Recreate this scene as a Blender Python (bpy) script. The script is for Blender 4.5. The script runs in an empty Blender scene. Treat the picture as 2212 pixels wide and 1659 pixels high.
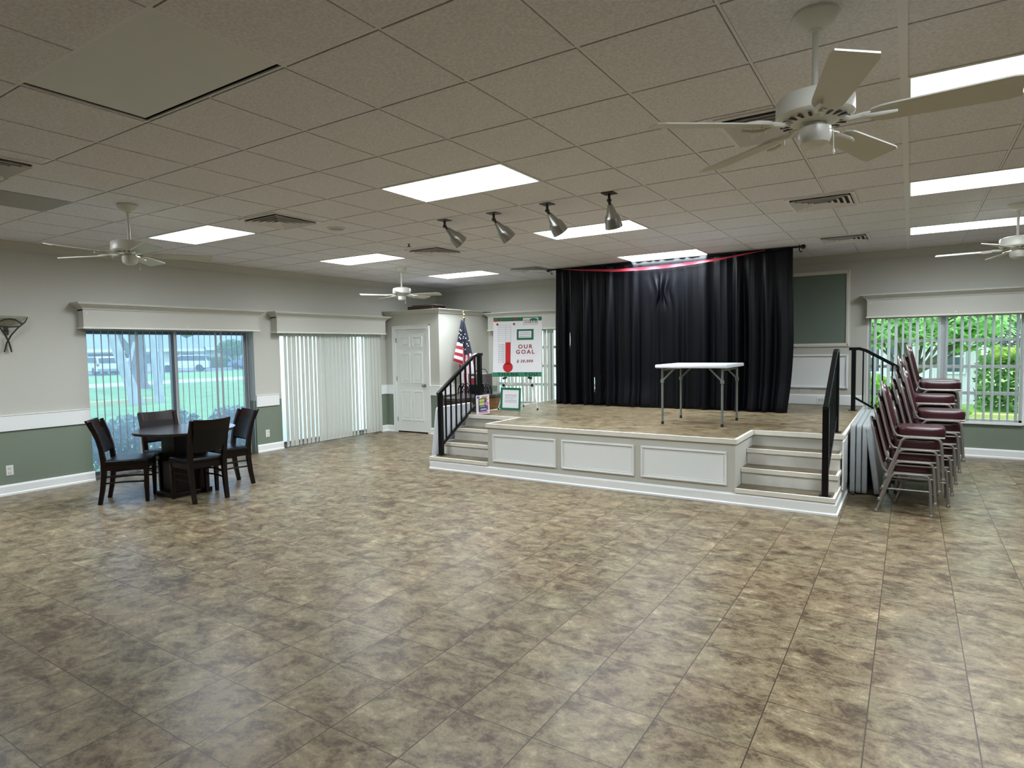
import bpy, bmesh, math, random
from mathutils import Vector, Matrix
PI = math.pi
SC = bpy.context.scene
COL = SC.collection
R = math.radians

# ---------------------------------------------------------------- materials
def new_mat(name):
    m = bpy.data.materials.new(name); m.use_nodes = True
    nt = m.node_tree; nt.nodes.clear()
    out = nt.nodes.new('ShaderNodeOutputMaterial')
    return m, nt, out
def N(nt, t, **kw):
    n = nt.nodes.new(t)
    for k, v in kw.items():
        if k in n.inputs: n.inputs[k].default_value = v
        else: setattr(n, k, v)
    return n
def srgb(r, g, b):
    f = lambda c: (c/255/12.92) if c/255 <= .04045 else ((c/255+.055)/1.055)**2.4
    return (f(r), f(g), f(b), 1)
def pbr(name, col, rough=.5, metal=0, spec=.5, noise=0, nscale=20, bump=0, bscale=200, emis=None, estr=0, sheen=0, coat=0, stretch=None):
    m, nt, out = new_mat(name)
    p = N(nt, 'ShaderNodeBsdfPrincipled')
    p.inputs['Base Color'].default_value = col
    p.inputs['Roughness'].default_value = rough
    p.inputs['Metallic'].default_value = metal
    p.inputs['Specular IOR Level'].default_value = spec
    if sheen: p.inputs['Sheen Weight'].default_value = sheen
    if coat: p.inputs['Coat Weight'].default_value = coat
    if emis: p.inputs['Emission Color'].default_value = emis; p.inputs['Emission Strength'].default_value = estr
    tc = N(nt, 'ShaderNodeTexCoord')
    vec = tc.outputs['Object']
    if stretch:
        mp = N(nt, 'ShaderNodeMapping'); mp.inputs['Scale'].default_value = stretch
        nt.links.new(vec, mp.inputs[0]); vec = mp.outputs[0]
    if noise:
        n = N(nt, 'ShaderNodeTexNoise'); n.inputs['Scale'].default_value = nscale; n.inputs['Detail'].default_value = 5
        nt.links.new(vec, n.inputs['Vector'])
        r = N(nt, 'ShaderNodeMapRange'); r.inputs['From Min'].default_value = .3; r.inputs['From Max'].default_value = .7
        r.inputs['To Min'].default_value = 1-noise; r.inputs['To Max'].default_value = 1+noise
        nt.links.new(n.outputs[0], r.inputs[0])
        mx = N(nt, 'ShaderNodeVectorMath', operation='SCALE'); mx.inputs[0].default_value = col[:3]
        nt.links.new(r.outputs[0], mx.inputs['Scale']); nt.links.new(mx.outputs[0], p.inputs['Base Color'])
    if bump:
        n2 = N(nt, 'ShaderNodeTexNoise'); n2.inputs['Scale'].default_value = bscale; n2.inputs['Detail'].default_value = 3
        nt.links.new(vec, n2.inputs['Vector'])
        b = N(nt, 'ShaderNodeBump'); b.inputs['Strength'].default_value = bump; b.inputs['Distance'].default_value = .004
        nt.links.new(n2.outputs[0], b.inputs['Height']); nt.links.new(b.outputs[0], p.inputs['Normal'])
    nt.links.new(p.outputs[0], out.inputs[0])
    return m

def floor_mat(name, grout=True, tone=1.0):
    m, nt, out = new_mat(name)
    L = nt.links.new
    p = N(nt, 'ShaderNodeBsdfPrincipled')
    tc = N(nt, 'ShaderNodeTexCoord')
    T, ox, oy = .38692, -1.2898, 2.1167
    mp = N(nt, 'ShaderNodeMapping'); mp.inputs['Location'].default_value = (-ox/T, -oy/T, 0); mp.inputs['Scale'].default_value = (1/T, 1/T, 1/T)
    L(tc.outputs['Object'], mp.inputs[0])
    fr = N(nt, 'ShaderNodeVectorMath', operation='FRACTION'); L(mp.outputs[0], fr.inputs[0])
    fl = N(nt, 'ShaderNodeVectorMath', operation='FLOOR'); L(mp.outputs[0], fl.inputs[0])
    fx = N(nt, 'ShaderNodeSeparateXYZ'); L(fl.outputs[0], fx.inputs[0])
    cb = N(nt, 'ShaderNodeCombineXYZ'); L(fx.outputs[0], cb.inputs[0]); L(fx.outputs[1], cb.inputs[1])
    wn = N(nt, 'ShaderNodeTexWhiteNoise', noise_dimensions='3D'); L(cb.outputs[0], wn.inputs['Vector'])
    sc = N(nt, 'ShaderNodeVectorMath', operation='SCALE'); sc.inputs['Scale'].default_value = .30; L(wn.outputs['Color'], sc.inputs[0])
    ad = N(nt, 'ShaderNodeVectorMath', operation='ADD'); L(tc.outputs['Object'], ad.inputs[0]); L(sc.outputs[0], ad.inputs[1])
    def noise(s, d, ro, dist, stretch=None):
        n = N(nt, 'ShaderNodeTexNoise'); n.inputs['Scale'].default_value = s; n.inputs['Detail'].default_value = d
        n.inputs['Roughness'].default_value = ro; n.inputs['Distortion'].default_value = dist
        v = ad.outputs[0]
        if stretch:
            q = N(nt, 'ShaderNodeMapping'); q.inputs['Scale'].default_value = stretch; L(v, q.inputs[0]); v = q.outputs[0]
        L(v, n.inputs['Vector']); return n
    n1 = noise(6.5, 9, .66, .6, (.92, 1.1, 1)); n2 = noise(26, 7, .66, .6, (.85, 1.15, 1)); n3 = noise(2.2, 3, .5, .3); n4 = noise(90, 4, .65, 0)
    a = N(nt, 'ShaderNodeMath', operation='MULTIPLY_ADD'); a.inputs[1].default_value = .56; L(n1.outputs[0], a.inputs[0])
    b = N(nt, 'ShaderNodeMath', operation='MULTIPLY'); b.inputs[1].default_value = .28; L(n2.outputs[0], b.inputs[0]); L(b.outputs[0], a.inputs[2])
    c = N(nt, 'ShaderNodeMath', operation='MULTIPLY_ADD'); c.inputs[1].default_value = .16; L(n4.outputs[0], c.inputs[0]); L(a.outputs[0], c.inputs[2])
    cr = N(nt, 'ShaderNodeValToRGB'); L(c.outputs[0], cr.inputs[0])
    e = cr.color_ramp.elements
    t = tone
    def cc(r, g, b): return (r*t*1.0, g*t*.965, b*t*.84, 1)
    e[0].position = .375; e[0].color = cc(.105, .070, .045)
    e[1].position = .64; e[1].color = cc(.74, .62, .45)
    for pos, col in ((.445, (.205, .150, .102)), (.48, (.30, .235, .162)), (.515, (.375, .31, .215)), (.555, (.445, .37, .265))):
        q = e.new(pos); q.color = cc(*col)
    # slow hue drift between grey-green and pink-brown stone
    hr = N(nt, 'ShaderNodeValToRGB'); L(n3.outputs[0], hr.inputs[0])
    hr.color_ramp.elements[0].position = .35; hr.color_ramp.elements[0].color = (.965, 1.0, .98, 1)
    hr.color_ramp.elements[1].position = .65; hr.color_ramp.elements[1].color = (1.03, .975, .95, 1)
    mx = N(nt, 'ShaderNodeMix', data_type='RGBA', blend_type='MULTIPLY'); mx.inputs[0].default_value = 1
    L(cr.outputs[0], mx.inputs[6]); L(hr.outputs[0], mx.inputs[7])
    col = mx.outputs[2]
    if grout:
        sx = N(nt, 'ShaderNodeSeparateXYZ'); L(fr.outputs[0], sx.inputs[0])
        ms = []
        for i in (0, 1):
            s = N(nt, 'ShaderNodeMath', operation='SUBTRACT'); s.inputs[1].default_value = .5; L(sx.outputs[i], s.inputs[0])
            ab = N(nt, 'ShaderNodeMath', operation='ABSOLUTE'); L(s.outputs[0], ab.inputs[0])
            gt = N(nt, 'ShaderNodeMath', operation='GREATER_THAN'); gt.inputs[1].default_value = .5-.0026/T*(1.0 if i == 0 else .8); L(ab.outputs[0], gt.inputs[0]); ms.append(gt)
        mxx = N(nt, 'ShaderNodeMath', operation='MAXIMUM'); L(ms[0].outputs[0], mxx.inputs[0]); L(ms[1].outputs[0], mxx.inputs[1])
        m2 = N(nt, 'ShaderNodeMix', data_type='RGBA'); L(mxx.outputs[0], m2.inputs[0]); L(col, m2.inputs[6]); m2.inputs[7].default_value = (.055, .036, .022, 1)
        col = m2.outputs[2]
    L(col, p.inputs['Base Color'])
    p.inputs['Specular IOR Level'].default_value = .5; p.inputs['IOR'].default_value = 1.36
    rr = N(nt, 'ShaderNodeMapRange'); rr.inputs['To Min'].default_value = .29; rr.inputs['To Max'].default_value = .40
    L(n2.outputs[0], rr.inputs[0]); L(rr.outputs[0], p.inputs['Roughness'])
    bp = N(nt, 'ShaderNodeBump'); bp.inputs['Strength'].default_value = .07; bp.inputs['Distance'].default_value = .003
    L(n2.outputs[0], bp.inputs['Height']); L(bp.outputs[0], p.inputs['Normal'])
    L(p.outputs[0], out.inputs[0])
    return m

def emit_mat(name, col, s):
    m, nt, out = new_mat(name)
    e = N(nt, 'ShaderNodeEmission'); e.inputs[0].default_value = col; e.inputs[1].default_value = s
    nt.links.new(e.outputs[0], out.inputs[0]); return m
def lens_mat(name, col, s):   # prismatic lens: brightest straight down, falling off towards the horizon
    m, nt, out = new_mat(name); L = nt.links.new
    e = N(nt, 'ShaderNodeEmission'); e.inputs[0].default_value = col
    g = N(nt, 'ShaderNodeNewGeometry')
    d = N(nt, 'ShaderNodeVectorMath', operation='DOT_PRODUCT'); L(g.outputs['Normal'], d.inputs[0]); L(g.outputs['Incoming'], d.inputs[1])
    a = N(nt, 'ShaderNodeMath', operation='ABSOLUTE'); L(d.outputs['Value'], a.inputs[0])
    p = N(nt, 'ShaderNodeMath', operation='POWER'); p.inputs[1].default_value = 1.0; L(a.outputs[0], p.inputs[0])
    q = N(nt, 'ShaderNodeMath', operation='MULTIPLY_ADD'); q.inputs[1].default_value = s*.88; q.inputs[2].default_value = s*.12; L(p.outputs[0], q.inputs[0])
    L(q.outputs[0], e.inputs[1]); L(e.outputs[0], out.inputs[0]); return m
def glass_mat(name, tint, haze, hazecol):
    m, nt, out = new_mat(name); L = nt.links.new
    t = N(nt, 'ShaderNodeBsdfTransparent'); t.inputs[0].default_value = tint
    g = N(nt, 'ShaderNodeBsdfGlossy'); g.inputs['Roughness'].default_value = .02
    lw = N(nt, 'ShaderNodeFresnel'); lw.inputs[0].default_value = 1.45
    a = N(nt, 'ShaderNodeMixShader'); L(lw.outputs[0], a.inputs[0]); L(t.outputs[0], a.inputs[1]); L(g.outputs[0], a.inputs[2])
    if haze:
        d = N(nt, 'ShaderNodeBsdfTranslucent'); d.inputs[0].default_value = hazecol
        b = N(nt, 'ShaderNodeMixShader'); b.inputs[0].default_value = haze; L(a.outputs[0], b.inputs[1]); L(d.outputs[0], b.inputs[2]); a = b
    L(a.outputs[0], out.inputs[0]); return m
def slat_mat(name, col, transl):
    m, nt, out = new_mat(name); L = nt.links.new
    d = N(nt, 'ShaderNodeBsdfDiffuse'); d.inputs[0].default_value = col
    t = N(nt, 'ShaderNodeBsdfTranslucent'); t.inputs[0].default_value = col
    a = N(nt, 'ShaderNodeMixShader'); a.inputs[0].default_value = transl; L(d.outputs[0], a.inputs[1]); L(t.outputs[0], a.inputs[2])
    L(a.outputs[0], out.inputs[0]); return m
def leaf_mat(name, c1, c2, transl=.3):
    m, nt, out = new_mat(name); L = nt.links.new
    tc = N(nt, 'ShaderNodeTexCoord')
    n = N(nt, 'ShaderNodeTexNoise'); n.inputs['Scale'].default_value = 4; n.inputs['Detail'].default_value = 4; L(tc.outputs['Object'], n.inputs['Vector'])
    cr = N(nt, 'ShaderNodeValToRGB'); cr.color_ramp.elements[0].position = .38; cr.color_ramp.elements[1].position = .62
    cr.color_ramp.elements[0].color = c1; cr.color_ramp.elements[1].color = c2; L(n.outputs[0], cr.inputs[0])
    d = N(nt, 'ShaderNodeBsdfPrincipled'); d.inputs['Roughness'].default_value = .5; L(cr.outputs[0], d.inputs['Base Color'])
    t = N(nt, 'ShaderNodeBsdfTranslucent'); L(cr.outputs[0], t.inputs[0])
    a = N(nt, 'ShaderNodeMixShader'); a.inputs[0].default_value = transl; L(d.outputs[0], a.inputs[1]); L(t.outputs[0], a.inputs[2])
    L(a.outputs[0], out.inputs[0]); return m

MT = {}
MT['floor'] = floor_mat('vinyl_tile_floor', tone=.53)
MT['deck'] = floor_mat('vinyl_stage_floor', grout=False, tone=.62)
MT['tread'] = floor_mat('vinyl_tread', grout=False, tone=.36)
MT['wall'] = pbr('beige_wall_paint', (.565, .555, .495, 1), .85, spec=.2, bump=.25, bscale=90)
MT['green'] = pbr('sage_green_paint', (.205, .245, .188, 1), .7, spec=.25, bump=.2, bscale=90)
MT['dgreen'] = pbr('sage_green_panel', (.185, .225, .185, 1), .75, spec=.2)
MT['trim'] = pbr('white_trim_paint', (.88, .89, .88, 1), .45, spec=.4)
MT['cream'] = pbr('cream_nosing_paint', (.78, .75, .66, 1), .5, spec=.3, noise=.05, nscale=6)
MT['riser'] = pbr('riser_paint', (.76, .74, .68, 1), .6, spec=.3, noise=.10, nscale=5)
MT['panel'] = pbr('panel_paint', (.87, .89, .88, 1), .55, spec=.3)
MT['door'] = pbr('door_paint', (.87, .90, .87, 1), .45, spec=.4)
MT['tile'] = pbr('acoustic_ceiling_tile', (.81, .795, .82, 1), .95, spec=.1, noise=.12, nscale=70, bump=.5, bscale=160)
MT['tee'] = pbr('ceiling_grid_paint', (.84, .825, .84, 1), .6, spec=.3)
MT['plenum'] = pbr('plenum_void', (.03, .027, .022, 1), .9)
MT['smooth'] = pbr('smooth_ceiling_panel', (.78, .78, .76, 1), .6, spec=.3)
MT['greytile'] = pbr('grey_ceiling_tile', (.40, .385, .37, 1), .9, noise=.1, nscale=60)
MT['light'] = lens_mat('troffer_lens', (.885, .965, 1.02, 1), 38.0)
MT['white'] = pbr('white_enamel', (.78, .77, .70, 1), .3, spec=.5)
MT['fanblade'] = pbr('fan_blade_white', (.66, .64, .55, 1), .45, spec=.4)
MT['black'] = pbr('black_metal', (.0035, .0035, .0045, 1), .32, spec=.28)
MT['blackp'] = pbr('black_plastic', (.015, .015, .015, 1), .5)
MT['curtain'] = pbr('black_drape', (.0024, .0028, .0048, 1), .42, spec=.22, sheen=.0, bump=.05, bscale=300)
MT['redrib'] = pbr('red_ribbon', (.50, .018, .04, 1), .5, sheen=.3)
MT['chrome'] = pbr('brushed_silver', (.42, .41, .38, 1), .3, metal=.9)
MT['dkmetal'] = pbr('dark_bronze', (.05, .045, .04, 1), .45, metal=.4)
MT['knob'] = pbr('satin_nickel', (.35, .34, .31, 1), .28, metal=1)
MT['pvc'] = pbr('white_table_plastic', (.74, .77, .82, 1), .42, spec=.4)
MT['pvcg'] = pbr('grey_table_plastic', (.37, .395, .40, 1), .5, spec=.35, noise=.05, nscale=20)
MT['tleg'] = pbr('grey_table_leg', (.20, .215, .20, 1), .4, metal=.3)
MT['esp'] = pbr('espresso_wood', (.011, .0055, .0042, 1), .36, spec=.22, noise=.35, nscale=8, stretch=(1, 1, 8))
MT['esptop'] = pbr('espresso_laminate', (.022, .013, .011, 1), .20, spec=.5, noise=.2, nscale=5)
MT['leather'] = pbr('black_leather', (.003, .003, .0045, 1), .36, spec=.26, bump=.2, bscale=220)
MT['frame'] = pbr('taupe_steel_tube', (.215, .195, .175, 1), .38, metal=.35, spec=.5)
MT['vinyl'] = pbr('burgundy_vinyl', (.050, .0125, .016, 1), .30, spec=.5, bump=.12, bscale=260)
MT['backing'] = pbr('dark_chair_back', (.008, .0045, .005, 1), .55)
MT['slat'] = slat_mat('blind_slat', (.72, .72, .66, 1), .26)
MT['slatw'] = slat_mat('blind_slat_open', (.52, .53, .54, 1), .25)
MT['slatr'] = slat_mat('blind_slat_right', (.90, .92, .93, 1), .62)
MT['alu'] = pbr('bronze_grey_aluminium', (.26, .265, .27, 1), .45, metal=.3)
MT['aluw'] = pbr('mill_aluminium', (.55, .56, .57, 1), .4, metal=.4)
MT['glassL'] = glass_mat('screened_glass', (.78, .88, 1.0, 1), .16, (.62, .80, 1.0, 1))
MT['glass'] = glass_mat('clear_glass', (.93, .98, .97, 1), .0, (1, 1, 1, 1))
MT['glassB'] = glass_mat('white_hazed_glass', (.9, .96, 1.0, 1), .70, (.90, .94, 1, 1))  # white-blue haze mixed in so the blind gaps glow like bright sky
MT['sconceg'] = pbr('alabaster_glass', (.40, .38, .30, 1), .35, spec=.5, noise=.15, nscale=12)
MT['paper'] = pbr('white_board', (.93, .93, .97, 1), .6)
MT['pgreen'] = pbr('green_card', (.012, .165, .085, 1), .6, noise=.08, nscale=10)
MT['dkgreen'] = pbr('dark_green_letters', (.004, .045, .022, 1), .6)
MT['red'] = pbr('red_card', (.62, .018, .028, 1), .55)
MT['maroon'] = pbr('maroon_letters', (.33, .05, .07, 1), .6)
MT['greyink'] = pbr('grey_ink', (.36, .37, .43, 1), .7)
MT['plum'] = pbr('plum_dots', (.08, .02, .04, 1), .6)
MT['flagblue'] = pbr('flag_blue', (.005, .008, .028, 1), .7, sheen=.2)
MT['flagred'] = pbr('flag_red', (.36, .012, .03, 1), .7, sheen=.2)
MT['flagwhite'] = pbr('flag_white', (.72, .70, .74, 1), .7, sheen=.2)
MT['gold'] = pbr('gold_finial', (.80, .66, .34, 1), .22, metal=1)
MT['brown'] = pbr('orange_brown_wood', (.20, .085, .016, 1), .35, noise=.35, nscale=7, stretch=(1, 1, 4))
MT['dkbrown'] = pbr('dark_brown_wood', (.035, .017, .011, 1), .35)
MT['lid'] = pbr('dark_lid', (.06, .058, .06, 1), .25)
MT['case'] = pbr('grey_case', (.16, .15, .15, 1), .7, noise=.1, nscale=80)
MT['eleg'] = pbr('silver_easel_leg', (.72, .72, .70, 1), .35, metal=.2)
MT['pgreenl'] = pbr('light_green_card', (.035, .23, .13, 1), .6)
MT['purple'] = pbr('flyer_purple', (.16, .06, .30, 1), .6)
MT['navy'] = pbr('flyer_navy', (.03, .035, .12, 1), .6)
MT['yel'] = pbr('flyer_lime', (.55, .60, .16, 1), .6)
MT['pink'] = pbr('flyer_pink', (.65, .22, .42, 1), .6)
MT['orange'] = pbr('flyer_orange', (.60, .30, .10, 1), .6)
MT['cream2'] = pbr('flyer_cream', (.80, .74, .74, 1), .6)
MT['plate'] = pbr('outlet_plate', (.78, .79, .76, 1), .4)
MT['ivory'] = pbr('ivory_outlet', (.62, .60, .54, 1), .5)
MT['grass'] = pbr('lawn_grass', (.20, .40, .12, 1), .9, noise=.35, nscale=1.4)
MT['grass2'] = pbr('lawn_near', (.26, .50, .10, 1), .9, noise=.35, nscale=5)
MT['concrete'] = pbr('pale_concrete', (.62, .62, .60, 1), .9, noise=.08, nscale=4)
MT['asphalt'] = pbr('grey_asphalt', (.22, .22, .26, 1), .9, noise=.1, nscale=8)
MT['yellow'] = pbr('yellow_kerb_paint', (.70, .58, .26, 1), .8)
MT['stucco'] = pbr('pale_stucco', (.72, .74, .66, 1), .9, noise=.05, nscale=3)
MT['stuccow'] = pbr('white_siding', (.80, .83, .86, 1), .8)
MT['roof'] = pbr('blue_grey_roof', (.30, .37, .50, 1), .8, noise=.1, nscale=3)
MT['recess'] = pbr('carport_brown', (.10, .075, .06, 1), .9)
MT['post'] = pbr('tan_post', (.48, .36, .27, 1), .8)
MT['winglass'] = pbr('house_window_glass', (.10, .13, .17, 1), .1)
MT['carwhite'] = pbr('white_car_paint', (.75, .77, .80, 1), .25, coat=.5)
MT['carsilver'] = pbr('silver_car_paint', (.40, .43, .50, 1), .3, coat=.5)
MT['carblue'] = pbr('slate_car_paint', (.20, .24, .33, 1), .3, coat=.5)
MT['carglass'] = pbr('car_glass', (.05, .06, .09, 1), .1)
MT['tyre'] = pbr('tyre_rubber', (.02, .02, .025, 1), .8)
MT['taillight'] = pbr('tail_light', (.3, .03, .03, 1), .3)
MT['palebark'] = pbr('pale_bark', (.44, .44, .45, 1), .9, noise=.25, nscale=4, stretch=(1, 1, .5), bump=.6, bscale=20)
MT['darkbark'] = pbr('brown_bark', (.17, .145, .15, 1), .9, noise=.4, nscale=5, stretch=(1, 1, .3), bump=.8, bscale=15)
MT['leafd'] = leaf_mat('dark_leaf', (.03, .07, .02, 1), (.08, .17, .05, 1))
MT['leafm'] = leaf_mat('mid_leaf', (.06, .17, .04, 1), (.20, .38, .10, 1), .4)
MT['leafb'] = leaf_mat('bright_leaf', (.16, .40, .07, 1), (.50, .78, .20, 1), .5)
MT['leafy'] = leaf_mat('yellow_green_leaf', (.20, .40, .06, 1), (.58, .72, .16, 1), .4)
MT['leafv'] = leaf_mat('grey_green_leaf', (.07, .12, .09, 1), (.34, .46, .36, 1), .25)
MT['leafp'] = leaf_mat('broad_leaf', (.22, .48, .16, 1), (.60, .85, .42, 1), .5)

# ---------------------------------------------------------------- mesh builder
class B:
    def __init__(s): s.bm = bmesh.new(); s.mats = []; s.cur = 0
    def mat(s, m):
        if m not in s.mats: s.mats.append(m)
        s.cur = s.mats.index(m); return s
    def _tag(s, faces):
        for f in faces: f.material_index = s.cur
    def verts_faces(s, vs, fs):
        V = [s.bm.verts.new(v) for v in vs]; out = []
        for f in fs:
            try: out.append(s.bm.faces.new([V[i] for i in f]))
            except ValueError: pass
        s._tag(out); return V
    def box(s, x0, x1, y0, y1, z0, z1):
        v = [(x, y, z) for x in (x0, x1) for y in (y0, y1) for z in (z0, z1)]
        s.verts_faces(v, [(0, 1, 3, 2), (4, 6, 7, 5), (0, 4, 5, 1), (2, 3, 7, 6), (0, 2, 6, 4), (1, 5, 7, 3)]); return s
    def obox(s, c, size, M=None):
        M = M or Matrix.Identity(3); c = Vector(c)
        h = [q/2 for q in size]
        v = [c + M @ Vector((x, y, z)) for x in (-h[0], h[0]) for y in (-h[1], h[1]) for z in (-h[2], h[2])]
        s.verts_faces(v, [(0, 1, 3, 2), (4, 6, 7, 5), (0, 4, 5, 1), (2, 3, 7, 6), (0, 2, 6, 4), (1, 5, 7, 3)]); return s
    def rbox(s, x0, x1, y0, y1, z0, z1, r=.01, seg=3):
        b = bmesh.new(); bmesh.ops.create_cube(b, size=1)
        for v in b.verts: v.co = Vector(((x0+x1)/2+v.co.x*(x1-x0), (y0+y1)/2+v.co.y*(y1-y0), (z0+z1)/2+v.co.z*(z1-z0)))
        bmesh.ops.bevel(b, geom=list(b.edges), offset=r, segments=seg, profile=.5, affect='EDGES', clamp_overlap=True)
        return s.merge(b)
    def merge(s, b, M=None):
        mp = {}
        for v in b.verts: mp[v] = s.bm.verts.new((M @ v.co) if M else v.co)
        fs = []
        for f in b.faces:
            try: fs.append(s.bm.faces.new([mp[v] for v in f.verts]))
            except ValueError: pass
        s._tag(fs); b.free(); return s
    def ring_skin(s, rings, cap=True, close=True):
        VV = [[s.bm.verts.new(p) for p in r] for r in rings]; fs = []
        n = len(rings[0])
        for a, b in zip(VV, VV[1:]):
            for i in range(n if close else n-1):
                try: fs.append(s.bm.faces.new((a[i], a[(i+1) % n], b[(i+1) % n], b[i])))
                except ValueError: pass
        if cap:
            for r, rev in ((VV[0], True), (VV[-1], False)):
                try: fs.append(s.bm.faces.new(list(reversed(r)) if rev else r))
                except ValueError: pass
        s._tag(fs); return s
    def tube(s, pts, r, n=8, up=None, sq=False, flat=1.0):
        pts = [Vector(p) for p in pts]; rs = r if isinstance(r, (list, tuple)) else [r]*len(pts)
        d0 = (pts[1]-pts[0]).normalized()
        u = Vector(up) if up else (Vector((0, 0, 1)) if abs(d0.z) < .9 else Vector((1, 0, 0)))
        rings = []
        for i, p in enumerate(pts):
            if i == 0: d = pts[1]-pts[0]
            elif i == len(pts)-1: d = pts[-1]-pts[-2]
            else: d = (pts[i+1]-p).normalized()+(p-pts[i-1]).normalized()
            d.normalize()
            a = u - d*u.dot(d)
            if a.length < 1e-5: a = d.orthogonal()
            a.normalize(); b = d.cross(a); u = a
            off = PI/4 if sq else 0; k = 1.41421 if sq else 1
            sc = 1.0
            if 0 < i < len(pts)-1 and sq:
                c = (pts[i+1]-p).normalized().dot((p-pts[i-1]).normalized()); sc = 1
            rings.append([p + (a*math.cos(t)*flat + b*math.sin(t))*rs[i]*k*sc for t in [off+2*PI*j/n for j in range(n)]])
        return s.ring_skin(rings)
    def bar(s, pts, w, up=None): return s.tube(pts, w/2, 4, up, sq=True)
    def cyl(s, p0, p1, r0, r1=None, n=12): return s.tube([p0, p1], [r0, r0 if r1 is None else r1], n)
    def lathe(s, prof, n=24, M=None):
        M = M or Matrix.Identity(4)
        rings = [[M @ Vector((max(r, 1e-4)*math.cos(2*PI*j/n), max(r, 1e-4)*math.sin(2*PI*j/n), z)) for j in range(n)] for r, z in prof]
        return s.ring_skin(rings, cap=True)
    def prism(s, poly, off):
        o = Vector(off); poly = [Vector(p) for p in poly]
        return s.ring_skin([poly, [p+o for p in poly]])
    def sweep(s, prof, path):   # prof: list of offset functions already placed: rings given
        return s.ring_skin(path)
    def quad(s, a, b, c, d): s.verts_faces([a, b, c, d], [(0, 1, 2, 3)]); return s
    def build(s, name, mat=None, parent=None, smooth=False, origin=None, sharp=40):
        bmesh.ops.recalc_face_normals(s.bm, faces=s.bm.faces)
        me = bpy.data.meshes.new(name)
        mats = s.mats if s.mats else [mat]
        s.bm.to_mesh(me); s.bm.free()
        for m in mats: me.materials.append(MT[m] if isinstance(m, str) else m)
        if smooth:
            me.shade_smooth() if hasattr(me, 'shade_smooth') else [setattr(p, 'use_smooth', True) for p in me.polygons]
            try: me.set_sharp_from_angle(angle=R(sharp))
            except Exception: pass
        o = bpy.data.objects.new(name, me); COL.objects.link(o)
        if parent: o.parent = parent
        elif origin is None:
            vs = [v.co for v in me.vertices]
            c = Vector(((min(v.x for v in vs)+max(v.x for v in vs))/2, (min(v.y for v in vs)+max(v.y for v in vs))/2, min(v.z for v in vs)))
            if not name.startswith(('floor', 'stage', 'lawn', 'wall', 'ceiling')):
                me.transform(Matrix.Translation(-c)); o.location = c
        return o
def thing(name, label, cat, loc=(0, 0, 0), rz=0, group=None):
    o = bpy.data.objects.new(name, None); o.empty_display_size = .1; COL.objects.link(o)
    o.location = loc; o.rotation_euler = (0, 0, rz); o['label'] = label; o['category'] = cat
    if group: o['group'] = group
    return o
def tag(o, label, cat, group=None, kind=None):
    o['label'] = label; o['category'] = cat
    if group: o['group'] = group
    if kind: o['kind'] = kind
    return o
def struct(o, label=None):
    o['kind'] = 'structure'
    if label: o['label'] = label
    return o
def sempty(name, label=None):
    o = bpy.data.objects.new(name, None); COL.objects.link(o); o['kind'] = 'structure'
    if label: o['label'] = label
    return o
KIDS = {}
def copy_tree(o, parent=None):
    c = o.copy(); COL.objects.link(c)
    if parent is not None: c.parent = parent
    for ch in [q for q in COL.objects if q.parent == o]: copy_tree(ch, c)
    return c
def text_mesh(name, body, size, mat, parent, M, extrude=.002, align='CENTER', space=1.0, shear=0, width=None, bold=0):
    cu = bpy.data.curves.new(name, 'FONT'); cu.body = body; cu.size = size; cu.extrude = extrude
    cu.align_x = align; cu.align_y = 'CENTER'; cu.space_character = space; cu.shear = shear; cu.resolution_u = 3; cu.offset = bold
    t = bpy.data.objects.new(name+'_src', cu); COL.objects.link(t)
    dg = bpy.context.evaluated_depsgraph_get()
    me = bpy.data.meshes.new_from_object(t.evaluated_get(dg))
    bpy.data.objects.remove(t); bpy.data.curves.remove(cu)
    if width:
        xs = [v.co.x for v in me.vertices]; w = max(xs)-min(xs); me.transform(Matrix.Diagonal((width/w, 1, 1, 1)))
    me.transform(M); me.materials.clear(); me.materials.append(MT[mat])
    o = bpy.data.objects.new(name, me); COL.objects.link(o); o.parent = parent
    return o

# ---------------------------------------------------------------- dimensions
XL, YB, XR, YF = -8.79, 10.67, 5.2, -4.6
CZ = 2.9393
T = .6096; GX, GY = -2.487, 1.94

# ---------------------------------------------------------------- room shell
b = B(); b.quad((XL-.2, YF-.2, 0), (XR+.2, YF-.2, 0), (XR+.2, YB+.2, 0), (XL-.2, YB+.2, 0))
b.box(XL-.2, XR+.2, YF-.2, YB+.2, -.12, -.001)
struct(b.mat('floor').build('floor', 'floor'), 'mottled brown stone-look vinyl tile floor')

def wall(name, boxes, label):
    b = B()
    for m, bx in boxes: b.mat(m).box(*bx)
    return struct(b.build(name), label)
G = .84
def wallL(y0, y1, z0, z1):
    out = []
    if z0 < G and z1 > G: out += [('green', (XL-.14, XL, y0, y1, z0, G)), ('wall', (XL-.14, XL, y0, y1, G, z1))]
    else: out.append(('green' if z1 <= G else 'wall', (XL-.14, XL, y0, y1, z0, z1)))
    return out
WZ = 1.98
boxes = wallL(YF, 3.715, 0, 3.2)+wallL(6.09, 6.575, 0, 3.2)+wallL(8.86, YB, 0, 3.2)
boxes += [('wall', (XL-.14, XL, 3.715, 6.09, WZ, 3.2)), ('wall', (XL-.14, XL, 6.575, 8.86, WZ, 3.2))]
wall('wall_left', boxes, 'beige wall with sage green lower half and two glass doors')
RW = (-.53, 1.285, .49, 2.0); BW = (-7.25, -4.75, .49, 2.0)
def wallB(x0, x1, z0, z1):
    if z0 < G and z1 > G: return [('green', (x0, x1, YB, YB+.14, z0, G)), ('wall', (x0, x1, YB, YB+.14, G, z1))]
    return [('green' if z1 <= G else 'wall', (x0, x1, YB, YB+.14, z0, z1))]
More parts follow.
